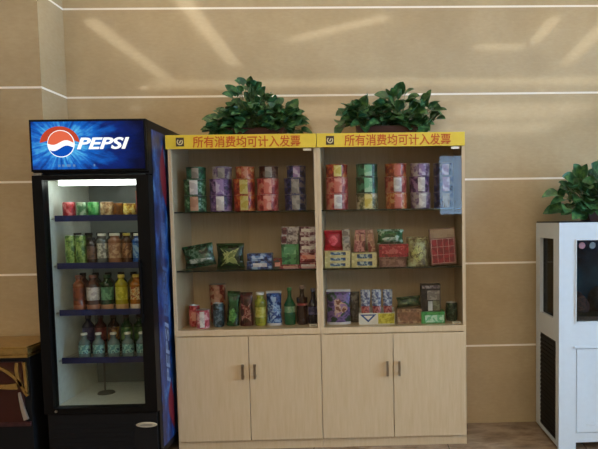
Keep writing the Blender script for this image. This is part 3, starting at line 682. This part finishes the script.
for k, (x, nm) in enumerate(((-.068, 'left'), (0., 'middle'), (.068, 'right'))):
    q = thing('cream_tube', f'silver-blue tube with a red lower half, {nm} of the three in the display box', 'tube', (1.188 + x, -.225, S3 + .0024), GE)
    bm = BM(); rings = []
    for j in range(9):
        v = j / 8; rx = .026 + .004 * v; ry = .022 * (1 - v) + .001; rings.append((rx, ry, .03 + v * .175))
    vs = [[bm.verts.new((a * math.cos(2 * PI * i / 18), b * math.sin(2 * PI * i / 18), c)) for i in range(18)] for a, b, c in rings]
    for a, b in zip(vs, vs[1:]):
        for i in range(18): bm.faces.new((a[i], a[(i + 1) % 18], b[(i + 1) % 18], b[i]))
    bm.faces.new(vs[0][::-1]); bm.faces.new(vs[-1])
    obj('tube_body', bm, P('silver_blue_tube', [(76, 84, 120), (130, 140, 166), (190, 196, 204)], 46, .3, 6), q, True)
    obj('cap', lathe(BM(), [(0, 0), (.016, 0), (.018, .003), (.018, .029), (0, .029)], 16), M_WLAB, q, True)
    bm = BM(); lo, hi = [], []
    for i in range(11):
        a = -PI / 2 - 1.1 + 2.2 * i / 10
        lo.append(bm.verts.new((.0275 * math.cos(a), .0205 * math.sin(a) - .0006, .055))); hi.append(bm.verts.new((.0285 * math.cos(a), .0150 * math.sin(a) - .0012, .105)))
    for i in range(10): bm.faces.new((lo[i], lo[i + 1], hi[i + 1], hi[i]))
    obj('red_band', bm, P('red_tube_band', [(130, 40, 50), (186, 110, 104)], 60, seed=7), q, True)
carton('snack_box', 'brown box under a dark green pack on the right bottom deck', 'box', 1.387, -.215, S3, .148, .11, .088, P('tan_brown_print', [(110, 76, 54), (150, 112, 84), (170, 140, 110)], 34, seed=8), GE, labs=[((.1, .9, .2, .8), P('mid_brown_label', [(140, 100, 76), (120, 84, 60)], 60, seed=9))])
pouch('snack_bag', 'flat dark green pack sloping on top of the brown box', 'snack bag', 1.387, -.215, S3 + .0965, .146, .064, .07, P('moss_pack', [(30, 50, 34), (60, 88, 60), (100, 110, 80)], 30, .3, 10), GE, ry=-.08, seed=11)
carton('green_carton', 'bright green carton with a mint label under the dark jar pack', 'carton', 1.528, -.235, S3, .142, .10, .072, P('bright_green_carton', [(40, 120, 56), (70, 150, 80)], 30, seed=11), GE, labs=[((.16, .96, .1, .72), P('mint_white_label', [(110, 190, 140), (190, 224, 200)], 40, seed=12))])
t = carton('dark_box', 'black box with a grey label standing on the bright green carton', 'box', 1.518, -.225, S3 + .0725, .120, .08, .162, P('black_box', [(24, 20, 20), (44, 36, 34)], 20, seed=13), GE,
           labs=[((.06, .94, .86, .97), P('dim_purple_label', [(90, 76, 86), (150, 140, 140)], 50, seed=14)), ((.32, .95, .42, .78), P('grey_box_label', [(120, 112, 106), (150, 142, 134)], 40, seed=15)), ((.36, .58, .02, .38), P('near_black', [(14, 16, 16)], 10)), ((.60, .95, .03, .40), P('grey_green_label', [(96, 96, 76), (120, 124, 100)], 40, seed=16))])
can(1.655, -.18, S3, .036, .115, P('dark_green_tin', [(18, 40, 30), (36, 66, 48), (80, 100, 80)], 34, seed=17), 'dark green tin at the right end of the right bottom deck', GE, cat='tin', name='food_tin')
carton('price_tag', 'tiny pale tag lying at the right front of the right bottom deck', 'price tag', 1.668, -.292, S3, .05, .02, .011, M_WLAB, GE, labmat=l_gr, lab=(.2, .8, .3, .7))

# ------------------------------------------------------------------ drinks in the cooler
YF = -.485
G1 = 'drink cans on the top shelf of the cooler'
for x, r, h, cols_, nm in ((-.510, .033, .088, [(150, 20, 30), (190, 50, 60), (220, 130, 130)], 'red drink can, leftmost on the cooler top shelf'),
                      (-.438, .029, .086, [(60, 110, 70), (110, 150, 110), (170, 190, 160)], 'pale green drink can left of the bright green can in the cooler'),
                      (-.376, .030, .086, [(30, 120, 50), (60, 160, 80), (120, 190, 120)], 'bright green drink can in the middle left of the cooler top shelf'),
                      (-.302, .034, .086, [(130, 96, 60), (180, 150, 110), (206, 190, 150)], 'beige drink can in the middle of the cooler top shelf'),
                      (-.240, .026, .080, [(96, 56, 16), (130, 80, 20)], 'amber brown drink can right of the beige can in the cooler'),
                      (-.178, .034, .076, [(140, 96, 20), (206, 170, 50), (236, 220, 140)], 'short yellow drink can on the cooler top shelf'),
                      (-.112, .027, .150, [(130, 20, 30), (170, 40, 50), (150, 80, 30)], 'tall red drink can, rightmost on the cooler top shelf')):
    can(x, YF, SH[0] + .0003, r, h, P('can_' + nm, cols_, 34, seed=len(nm)), nm, G1)
G2 = 'cans and bottles on the second shelf of the cooler'
M_WC = plain('white_cap', (226, 228, 220), .4); M_YC = plain('yellow_cap', (206, 190, 90), .4)
M_GC = P('green_tea_can', [(64, 100, 44), (110, 146, 66), (150, 176, 100)], 40, seed=3)
can(-.512, YF, SH[1] + .0003, .0275, .165, M_GC, 'green tall can, leftmost on the cooler second shelf', G2)
can(-.455, YF, SH[1] + .0003, .0275, .165, M_GC, 'green tall can, second from the left on the cooler second shelf', G2)
for x, r, h, b, l, c, nm in ((-.397, .026, .150, (50, 36, 26), [(70, 50, 36), (110, 80, 56)], M_BLACKM, 'dark brown bottle on the cooler second shelf, beside the green cans'),
                          (-.338, .029, .172, (90, 96, 96), [(120, 120, 110), (190, 190, 176)], M_WC, 'grey bottle with a white cap on the cooler second shelf'),
                          (-.268, .036, .172, (140, 100, 76), [(150, 112, 86), (190, 160, 130)], M_WC, 'wide tan bottle with a white cap on the cooler second shelf'),
                          (-.202, .026, .172, (76, 46, 26), [(110, 70, 40), (170, 130, 90)], M_YC, 'brown bottle with a yellow cap on the cooler second shelf'),
                          (-.138, .032, .170, (40, 90, 170), [(60, 120, 196), (140, 180, 220)], M_WC, 'blue bottle, rightmost on the cooler second shelf')):
    bottle(x, YF, SH[1] + .0003, r, h, plain('drink_' + nm, b, .2), c, P('lab_' + nm, l, 40, seed=len(nm)), nm, G2, neck=.62, shoulder=.76, neck_h=.86, lab=(.2, .68))
G3 = 'bottles on the third shelf of the cooler'
for x, r, b, l, c, base, nm in ((-.478, .031, (120, 60, 26), [(130, 66, 36), (96, 46, 26)], plain('brown_cap', (120, 76, 60), .4), (150, 90, 60), 'orange-brown bottle, leftmost on the cooler third shelf'),
                       (-.400, .035, (70, 36, 22), [(170, 160, 160), (206, 200, 196)], plain('brown_cap', (120, 76, 60), .4), (150, 106, 84), 'brown bottle with a white label on the cooler third shelf'),
                       (-.322, .034, (26, 50, 26), [(60, 110, 80), (110, 160, 124)], plain('dark_green_cap', (40, 80, 50), .4), (160, 120, 90), 'dark green bottle with a mint label on the cooler third shelf'),
                       (-.242, .034, (160, 150, 30), [(170, 166, 30), (206, 200, 70)], M_YC, (190, 150, 100), 'yellow bottle on the cooler third shelf'),
                       (-.157, .037, (160, 96, 16), [(150, 70, 20), (220, 200, 150), (190, 120, 40)], plain('gold_cap', (206, 180, 80), .4), (220, 200, 170), 'amber bottle, rightmost on the cooler third shelf')):
    bottle(x, YF, SH[2] + .0003, r, .200, plain('drink_' + nm, b, .15, spec=.6), c, P('lab_' + nm, l, 44, seed=len(nm)), nm, G3, neck=.45, shoulder=.72, neck_h=.88, lab=(.30, .66), basemat=plain('base_' + nm, base, .3))
G6 = 'shade-painted drinks in the back rows of the cooler'  # added back rows: front-row colours darkened, the cooler's shade painted in
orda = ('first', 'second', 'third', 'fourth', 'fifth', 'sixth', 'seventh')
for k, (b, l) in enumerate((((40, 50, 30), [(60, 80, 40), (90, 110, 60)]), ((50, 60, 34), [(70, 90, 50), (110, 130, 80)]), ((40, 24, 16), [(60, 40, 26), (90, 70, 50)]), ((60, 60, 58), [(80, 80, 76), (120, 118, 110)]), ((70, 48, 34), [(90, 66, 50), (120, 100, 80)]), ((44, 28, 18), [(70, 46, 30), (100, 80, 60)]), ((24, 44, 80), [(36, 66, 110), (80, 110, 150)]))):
    bottle(-.515 + .064 * k, -.395, SH[1] + .0003, .028, .176, plain('shade_painted_drink_%d' % k, b, .25), M_BLACKM, P('shade_painted_lab_%d' % k, l, 40, seed=k), f'shade-painted bottle in the back row of the cooler second shelf, {orda[k]} from the left', G6, neck=.6, shoulder=.76, neck_h=.86, lab=(.2, .68))
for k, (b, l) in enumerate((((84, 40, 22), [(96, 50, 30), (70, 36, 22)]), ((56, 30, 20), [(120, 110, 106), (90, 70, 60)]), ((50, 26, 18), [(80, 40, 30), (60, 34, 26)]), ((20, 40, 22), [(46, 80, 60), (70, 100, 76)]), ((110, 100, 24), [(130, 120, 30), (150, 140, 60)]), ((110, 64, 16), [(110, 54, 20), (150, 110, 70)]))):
    bottle(-.500 + .072 * k, -.385, SH[2] + .0003, .032, .205, plain('shade_painted_tall_drink_%d' % k, b, .2), M_BLACKM, P('shade_painted_tall_lab_%d' % k, l, 40, seed=k), f'shade-painted bottle in the back row of the cooler third shelf, {orda[k]} from the left', G6, neck=.45, shoulder=.72, neck_h=.88, lab=(.30, .66))
G4 = 'water bottles at the front of the cooler bottom shelf'; G5 = 'dark bottles behind the water bottles on the cooler bottom shelf'
M_WB = plain('pale_aqua_bottle', (96, 118, 122), .15, spec=.6); M_WL = P('aqua_white_label', [(80, 140, 146), (150, 196, 190), (40, 90, 110)], 44, seed=3)
for k, (x, nm) in enumerate(((-.462, 'first'), (-.383, 'second'), (-.300, 'third'), (-.220, 'fourth'), (-.140, 'fifth'))):
    bottle(x, YF, SH[3] + .0003, .032, .142, M_WB, M_WC, M_WL, f'clear water bottle with an aqua label, {nm} from the left on the cooler bottom shelf', G4, neck=.44, shoulder=.58, neck_h=.80, lab=(.2, .54))
for k, (x, b, l, nm) in enumerate(((-.495, (30, 30, 60), [(40, 40, 76), (70, 60, 96)], 'navy blue'), (-.425, (60, 20, 18), [(86, 24, 22), (120, 60, 50)], 'dark red'), (-.350, (46, 24, 14), [(150, 110, 50), (80, 36, 20)], 'brown and gold'),
                                 (-.275, (30, 60, 30), [(50, 100, 50), (120, 150, 90)], 'green'), (-.200, (26, 56, 26), [(70, 110, 50), (40, 76, 36)], 'leaf green'), (-.128, (96, 20, 22), [(170, 50, 54), (196, 120, 110)], 'bright red'))):
    bottle(x, -.36, SH[3] + .0003, .033, .225, plain('drink_back_' + nm, b, .2), plain('dark_cap', (50, 34, 30), .5), P('lab_back_' + nm, l, 40, seed=k), f'{nm} bottle in the back row of the cooler bottom shelf', G5, neck=.42, shoulder=.70, neck_h=.86, lab=(.36, .68))

# ------------------------------------------------------------------ potted pothos
def leaf(bm, base, direc, up, L, W, droop):
    """heart-shaped leaf from base along direc"""
    d = direc.normalized(); s = d.cross(up)
    if s.length < 1e-3: s = d.orthogonal()
    s.normalize(); n = s.cross(d).normalized()
    prof = [(0, .14), (.06, .66), (.22, 1.0), (.45, .98), (.68, .76), (.86, .42), (1, 0)]
    ctr, lf, rt = [], [], []
    for q, wd_ in prof:
        c = base + d * (L * q) - n * 0 + Vector((0, 0, -1)) * (droop * L * q * q)
        back = -.10 * L if q == .06 else 0
        ctr.append(bm.verts.new(c))
        lf.append(bm.verts.new(c + s * (W / 2 * wd_) + n * (W * .16 * wd_) + d * back)); rt.append(bm.verts.new(c - s * (W / 2 * wd_) + n * (W * .16 * wd_) + d * back))
    for i in range(len(prof) - 1):
        bm.faces.new((ctr[i], ctr[i + 1], lf[i + 1], lf[i])); bm.faces.new((ctr[i + 1], ctr[i], rt[i], rt[i + 1]))

def pothos(loc, label, planter_w, planter_d, planter_h, spots, n, seed, leafL=(.06, .095), extra=()):
    """spots: (x, z, rx, rz, weight) lobes of the crown, relative to the planter's base"""
    rnd = random.Random(seed)
    t = thing('potted_plant', label, 'plant', loc)
    bm = BM(); w0, d0 = planter_w / 2, planter_d / 2; k = .86
    lo = [(-w0 * k, -d0 * k), (w0 * k, -d0 * k), (w0 * k, d0 * k), (-w0 * k, d0 * k)]; hi = [(-w0, -d0), (w0, -d0), (w0, d0), (-w0, d0)]
    hi2 = [(x * .93, y * .88) for x, y in hi]
    R = [[bm.verts.new((x, y, z)) for x, y in ring] for ring, z in ((lo, 0), (hi, planter_h), (hi2, planter_h), (hi2, planter_h - .018))]
    bm.faces.new(R[0][::-1]); bm.faces.new(R[3])
    for a, b in zip(R, R[1:]):
        for i in range(4): bm.faces.new((a[i], a[(i + 1) % 4], b[(i + 1) % 4], b[i]))
    obj('planter', bm, M_POT, t)
    obj('soil', B(-w0 * .9, w0 * .9, -d0 * .84, d0 * .84, planter_h - .0178, planter_h - .010), M_SOIL, t)
    fb, sb = BM(), BM(); tot = sum(s[4] for s in spots); lst = []
    for x, z, rx, rz, wt in spots:
        for i in range(round(n * wt / tot)):
            a = rnd.uniform(0, 2 * PI); r = math.sqrt(rnd.random()) ** .8; dy = rnd.uniform(-1, 1) * math.sqrt(max(0, 1 - r * r * .5))
            lst.append((Vector((x + rx * r * math.cos(a), dy * planter_d * .75, max(planter_h * .9, z + rz * r * math.sin(a)))), Vector((x, 0, z))))
    for p, c in lst + [(Vector(p), Vector(c)) for p, c in extra]:
        root = Vector((max(-w0 * .85, min(w0 * .85, p.x * .6)), max(-d0 * .7, min(d0 * .7, p.y * .5)), planter_h - .012))
        mid = (root + p) / 2 + Vector((rnd.uniform(-.01, .01), rnd.uniform(-.01, .01), .03))
        tube(sb, [root, mid, p], .0022, 5, .0013)
        out = p - Vector((c.x, 0, planter_h + .02)); out = Vector((out.x + rnd.uniform(-.08, .08), out.y - .06 + rnd.uniform(-.07, .07), out.z * .5 + rnd.uniform(-.05, .07)))
        if out.length < .01: out = Vector((0, -1, .3))
        L = rnd.uniform(*leafL)
        if p.y + L > .15 and out.y > 0: out.y *= -.3
        leaf(fb, p, out, Vector((rnd.uniform(-.35, .35), -.9 + rnd.uniform(-.4, .4), .8)), L, L * rnd.uniform(.62, .8), rnd.uniform(.05, .45))
    for v in list(fb.verts) + list(sb.verts):
        wy = v.co.y + loc[1]
        if wy > -.008: v.co.y = -.008 - loc[1] - .001 * rnd.random()
        if v.co.z < .004: v.co.z = .004 + .002 * rnd.random()
    obj('foliage', fb, M_LEAF, t, True); obj('stems', sb, M_STEM, t, True)
    return t
CT = 1.8502
pothos((.49, -.20, CT), 'bushy green trailing plant on the left cabinet, with a tall tuft in its middle', .34, .15, .055,
       [(-.04, .19, .10, .13, 1.3), (-.16, .10, .11, .09, 1.1), (.08, .14, .12, .10, 1.3), (.17, .10, .10, .08, 1.0), (0, .09, .2, .07, 1.2), (-.22, .06, .06, .05, .35)], 350, 11, (.055, .088),
       extra=[((-.03, -.02, .30), (0, 0, .15)), ((-.05, 0, .29), (0, 0, .15)), ((-.10, 0, .27), (0, 0, .12)), ((.03, 0, .25), (0, 0, .12)), ((.22, -.02, .15), (.1, 0, .1)), ((.21, 0, .18), (.1, 0, .12)), ((-.26, -.02, .07), (-.1, 0, .08)), ((-.25, .0, .12), (-.1, 0, .08))])
pothos((1.28, -.20, CT), 'long low trailing plant on the right cabinet, with leaves reaching left', .40, .15, .058,
       [(-.12, .13, .12, .07, 1.2), (.04, .15, .13, .09, 1.5), (.18, .12, .11, .09, 1.1), (0, .10, .22, .05, 1.2), (-.20, .13, .06, .05, .4)], 200, 23, (.065, .10),
       extra=[((-.30, -.02, .10), (-.27, 0, .35)), ((-.275, -.03, .13), (-.25, 0, .35)), ((-.28, -.01, .075), (-.27, 0, .3)), ((-.19, 0, .185), (-.1, 0, .1)), ((-.21, -.02, .17), (-.1, 0, .1)), ((-.17, -.02, .19), (-.08, 0, .1)), ((.06, 0, .26), (.03, 0, .12)), ((.10, 0, .25), (.05, 0, .12)), ((.21, 0, .22), (.15, 0, .12)), ((.24, 0, .22), (.15, 0, .1)), ((.27, -.02, .12), (.15, 0, .1)), ((.26, 0, .17), (.15, 0, .1))])

# ------------------------------------------------------------------ aquarium cabinet on the right
AX0, AX1, AY, AH = 2.227, 3.10, -.500, 1.318
t = thing('aquarium_cabinet', 'white wooden cabinet with a built-in fish tank at the right edge', 'aquarium', (AX0, 0, 0))
AW = AX1 - AX0; ft = .022
bm = BM()
box(bm, 0, .100, AY, AY + ft, .0, AH); box(bm, AW - .100, AW, AY, AY + ft, 0, AH)
box(bm, .100, AW - .100, AY, AY + ft, 1.217, AH); box(bm, .100, AW - .100, AY, AY + ft, .605, .750); box(bm, .100, AW - .100, AY, AY + ft, .045, .100)
obj('front_frame', bm, M_WHITEP, t)
bm = BM(); box(bm, .100, AW - .100, AY - .004, AY, .740, .750); box(bm, .094, .100, AY - .004, AY, .740, 1.223); box(bm, .1, AW - .1, AY - .004, AY, 1.217, 1.223)
obj('window_bead', bm, M_WHITEP, t)
obj('ledge_moulding', B(.09, AW - .09, AY - .006, AY, .596, .610), M_WHITEP, t)
bm = BM()
Y1 = AY + ft
box(bm, 0, ft, Y1, -.440, .012, AH); box(bm, 0, ft, -.440, -.395, .628, AH); box(bm, 0, ft, -.120, -.03, .012, AH)
box(bm, 0, ft, -.395, -.120, 1.225, AH); box(bm, 0, ft, -.395, -.120, .628, .755); box(bm, 0, ft, -.440, -.120, .012, .035)
obj('left_side_frame', bm, M_WHITEP, t)
obj('right_side', B(AW - ft, AW, Y1, -.03, .012, AH), M_WHITEP, t); obj('back', B(ft, AW - ft, -.042, -.03, .012, AH), M_BLACKM, t)
lid = obj('hood', B(.004, AW - .004, AY + .006, -.032, AH, AH + .008), M_BLACKM, t)
obj('tank_deck', B(ft, AW - ft, Y1, -.042, .70, .735), M_BLACKM, t)
obj('cabinet_floor', B(ft, AW - ft, Y1, -.042, .046, .064), M_WHITEP, t)
dx0, dx1 = .103, AW / 2 - .002
for a, b in ((dx0, dx1), (AW / 2 + .002, AW - .103)):
    dr = obj('cabinet_door', B(a, b, AY + .006, Y1 - .001, .103, .592), M_WHITEP, t)
    bm = BM(); fw = .055
    box(bm, a, a + fw, AY - .001, AY + .0058, .103, .592); box(bm, b - fw, b, AY - .001, AY + .0058, .103, .592)
    box(bm, a + fw, b - fw, AY - .001, AY + .0058, .103, .15); box(bm, a + fw, b - fw, AY - .001, AY + .0058, .545, .592)
    obj('door_moulding', bm, M_WHITEP, dr)
gr = obj('ventilation_louvre', B(.006, .016, -.439, -.121, .036, .627), M_BLACKM, t)
bm = BM()
for k in range(22): box(bm, .001, .0055, -.434, -.126, .045 + k * .0262, .060 + k * .0262)
obj('slat', bm, M_GRILLE, gr)
# the tank: glass, water, backdrop, gravel, stone
tk = obj('glass_tank', B(.118, AW - .118, AY + .024, AY + .030, .737, 1.30), M_AGLASS, t)
obj('side_glass', B(.024, .029, -.44, -.08, .737, 1.30), glass('smoked_side_glass', (.34, .35, .33), 1.45, .4), tk)
t2 = NT('deep_teal_backdrop'); c_ = t2.ramp(t2.noise(t2.coord(), 7, 4), [(.3, srgb(10, 44, 76)), (.55, srgb(22, 80, 122)), (.75, srgb(40, 112, 150))]); t2.principled(c_, .4)
obj('backdrop', B(.119, AW - .119, -.09, -.085, .74, 1.29), t2.m, tk)
obj('gravel', B(.119, AW - .119, AY + .032, -.092, .7355, .775), plain('dark_gravel', (60, 54, 50), .8, var=.5, scale=140), tk)
def stone(name, x, y, z, rx, ry, rz, seed, mat, par):
    bm = BM(); bmesh.ops.create_icosphere(bm, subdivisions=3, radius=1)
    rn = random.Random(seed); ph = [rn.uniform(0, 6) for _ in range(6)]
    for v in bm.verts:
        c = v.co.copy(); f = 1 + .16 * math.sin(3.1 * c.x + ph[0]) * math.cos(2.7 * c.z + ph[1]) + .10 * math.sin(6 * c.y + ph[2] + 4 * c.z)
        v.co = Vector((x + c.x * rx * f, y + c.y * ry * f, max(z - .02, z + c.z * rz * f)))
    return obj(name, bm, mat, par, True)
stone('rock', .185, -.30, .80, .055, .06, .085, 3, P('reddish_brown_rock', [(40, 26, 28), (80, 48, 46), (54, 38, 40)], 30, .7, 1), tk)
stone('rock', .34, -.27, .80, .08, .07, .12, 5, P('dark_rock', [(18, 26, 36), (34, 44, 56)], 30, .7, 2), tk)
stone('rock', .56, -.28, .79, .10, .07, .07, 8, P('dark_rock', [(18, 26, 36), (34, 44, 56)], 30, .7, 2), tk)
obj('added_tank_glow', B(.20, AW - .20, -.30, -.27, 1.285, 1.295), emit('cool_added_glow', (150, 215, 255), 2.2), tk)  # glowing strip added under the hood to brighten the tank
wv = NT('tinted_tank_water'); va = wv.n('ShaderNodeBsdfTransparent'); va.inputs[0].default_value = (.84, .93, .95, 1); wv.l(va.outputs[0], wv.out.inputs[0])
obj('water', B(.120, AW - .120, AY + .033, -.094, .776, 1.235), wv.m, tk)
for k, (x, c) in enumerate(((.131, (176, 130, 140)), (.192, (120, 140, 150)), (.250, (226, 228, 230)))):  # pale ring-shaped discs on the tank glass
    st = obj('round_mark', lathe(BM(), [(.019, 0), (.019, .0008), (.012, .0008), (.011, .0003), (0, .0003)], 22), plain('ring_mark_%s' % ('pink', 'grey', 'white')[k], tuple(int(q * .8) for q in c), .4), tk)
    st.matrix_local = Matrix.Translation((x + .008, AY + .0238, 1.186)) @ Matrix.Rotation(PI / 2, 4, 'X')
pothos((2.62, -.26, AH + .0085), 'leafy green plant on the white aquarium cabinet, cut by the right edge', .36, .18, .075,
       [(-.14, .16, .12, .11, 1.2), (.0, .18, .16, .13, 1.6), (-.22, .13, .09, .08, .8), (.16, .15, .12, .11, 1.0), (-.16, .07, .16, .05, .8)], 150, 5, (.075, .12),
       extra=[((-.27, -.04, .20), (-.1, 0, .15)), ((-.24, -.02, .24), (-.1, 0, .15)), ((-.34, -.04, .16), (-.1, 0, .14)), ((-.31, -.06, .13), (-.1, 0, .1)), ((-.2, 0, .28), (-.05, 0, .1)), ((-.1, 0, .30), (0, 0, .1)), ((-.28, -.08, .06), (-.1, 0, .06)), ((-.22, -.1, .05), (-.1, 0, .06))])

# ------------------------------------------------------------------ gilt stand at the left edge
GX1, GX0, GY0, GY1 = -.700, -1.35, -.630, -.300
t = thing('gilt_side_stand', 'low black stand with gold top and dark red gilded front, left of the cooler', 'stand', (GX1, 0, 0))
W_ = GX1 - GX0
obj('carcass', B(-W_, 0, GY0 + .02, GY1, .0, .64), M_BLACKM, t)
bm = BM()
for z0, z1, o_ in ((.640, .654, .004), (.654, .664, -.004), (.664, .690, .010), (.690, .700, .002)): box(bm, -W_ - o_, o_, GY0 + .02 - .02 - o_, GY1 + min(o_, 0), z0, z1)
obj('gold_top', bm, M_GOLD, t, bevel=.002)
obj('red_panel', B(-W_ + .02, -.035, GY0 + .008, GY0 + .0195, .285, .615), M_DRED, t)
obj('lower_rail', B(-W_ + .0, -.006, GY0 + .006, GY0 + .0195, .262, .284), P('dark_plum_rail', [(50, 24, 26), (66, 34, 34)], 20), t)
def ribbon(name, pts, w0, mat):
    bm = BM(); L, R = [], []
    for i, (x, z, wd_) in enumerate(pts):
        a = Vector(pts[min(i + 1, len(pts) - 1)][:2]) - Vector(pts[max(i - 1, 0)][:2]); a.normalize(); nrm = Vector((-a.y, a.x))
        L.append((x + nrm.x * wd_ / 2, z + nrm.y * wd_ / 2)); R.append((x - nrm.x * wd_ / 2, z - nrm.y * wd_ / 2))
    prism(bm, L + R[::-1], GY0 - .004, GY0 + .008); obj(name, bm, mat, t)
def bez(p0, p1, p2, w0, w1, n=14):
    return [((1 - q) ** 2 * p0[0] + 2 * q * (1 - q) * p1[0] + q * q * p2[0], (1 - q) ** 2 * p0[1] + 2 * q * (1 - q) * p1[1] + q * q * p2[1], w0 + (w1 - w0) * q) for q in [i / n for i in range(n + 1)]]
ribbon('gold_scroll', bez((-.30, .612), (-.12, .62), (-.035, .485), .010, .018), 0, M_GOLD)
ribbon('gold_scroll', bez((-.34, .515), (-.16, .475), (-.060, .485), .010, .034), 0, M_GOLD)
ribbon('gold_scroll', bez((-.055, .612), (-.075, .54), (-.008, .43), .018, .014), 0, M_GOLD)
ribbon('gold_post', bez((-.018, .615), (-.014, .56), (-.012, .45), .016, .014), 0, M_GOLD)
ribbon('painted_reflection', bez((-.052, .45), (-.045, .38), (-.022, .30), .008, .024), 0, plain('pale_reflection_paint', (196, 182, 166), .35, .7))  # curved light reflection on the front, put in as a pale ribbon

# ------------------------------------------------------------------ camera (the photograph is an off-centre crop, hence the lens shift)
cam = bpy.data.cameras.new('camera'); co = bpy.data.objects.new('camera', cam); COL.objects.link(co)
yaw, pitch, roll = .0267, .0635, -.0158
fwd = Vector((math.sin(yaw) * math.cos(pitch), math.cos(yaw) * math.cos(pitch), -math.sin(pitch)))
rt = Vector((math.cos(yaw), -math.sin(yaw), 0)); up = rt.cross(fwd)
r2 = math.cos(roll) * rt + math.sin(roll) * up; u2 = -math.sin(roll) * rt + math.cos(roll) * up
mw = Matrix((r2, u2, -fwd)).transposed().to_4x4(); mw.translation = Vector((1.1545, -3.8254, 1.3324))
co.matrix_world = mw
cam.sensor_width = 36; cam.lens = 591.64 / 598 * 36; cam.shift_x = -87.05 / 598; cam.shift_y = 36.1 / 598; cam.clip_start = .05
SC.camera = co
vs = SC.view_settings; vs.view_transform = 'Standard'; vs.look = 'None'; vs.gamma = 1; vs.use_curve_mapping = False; vs.exposure = 0.30
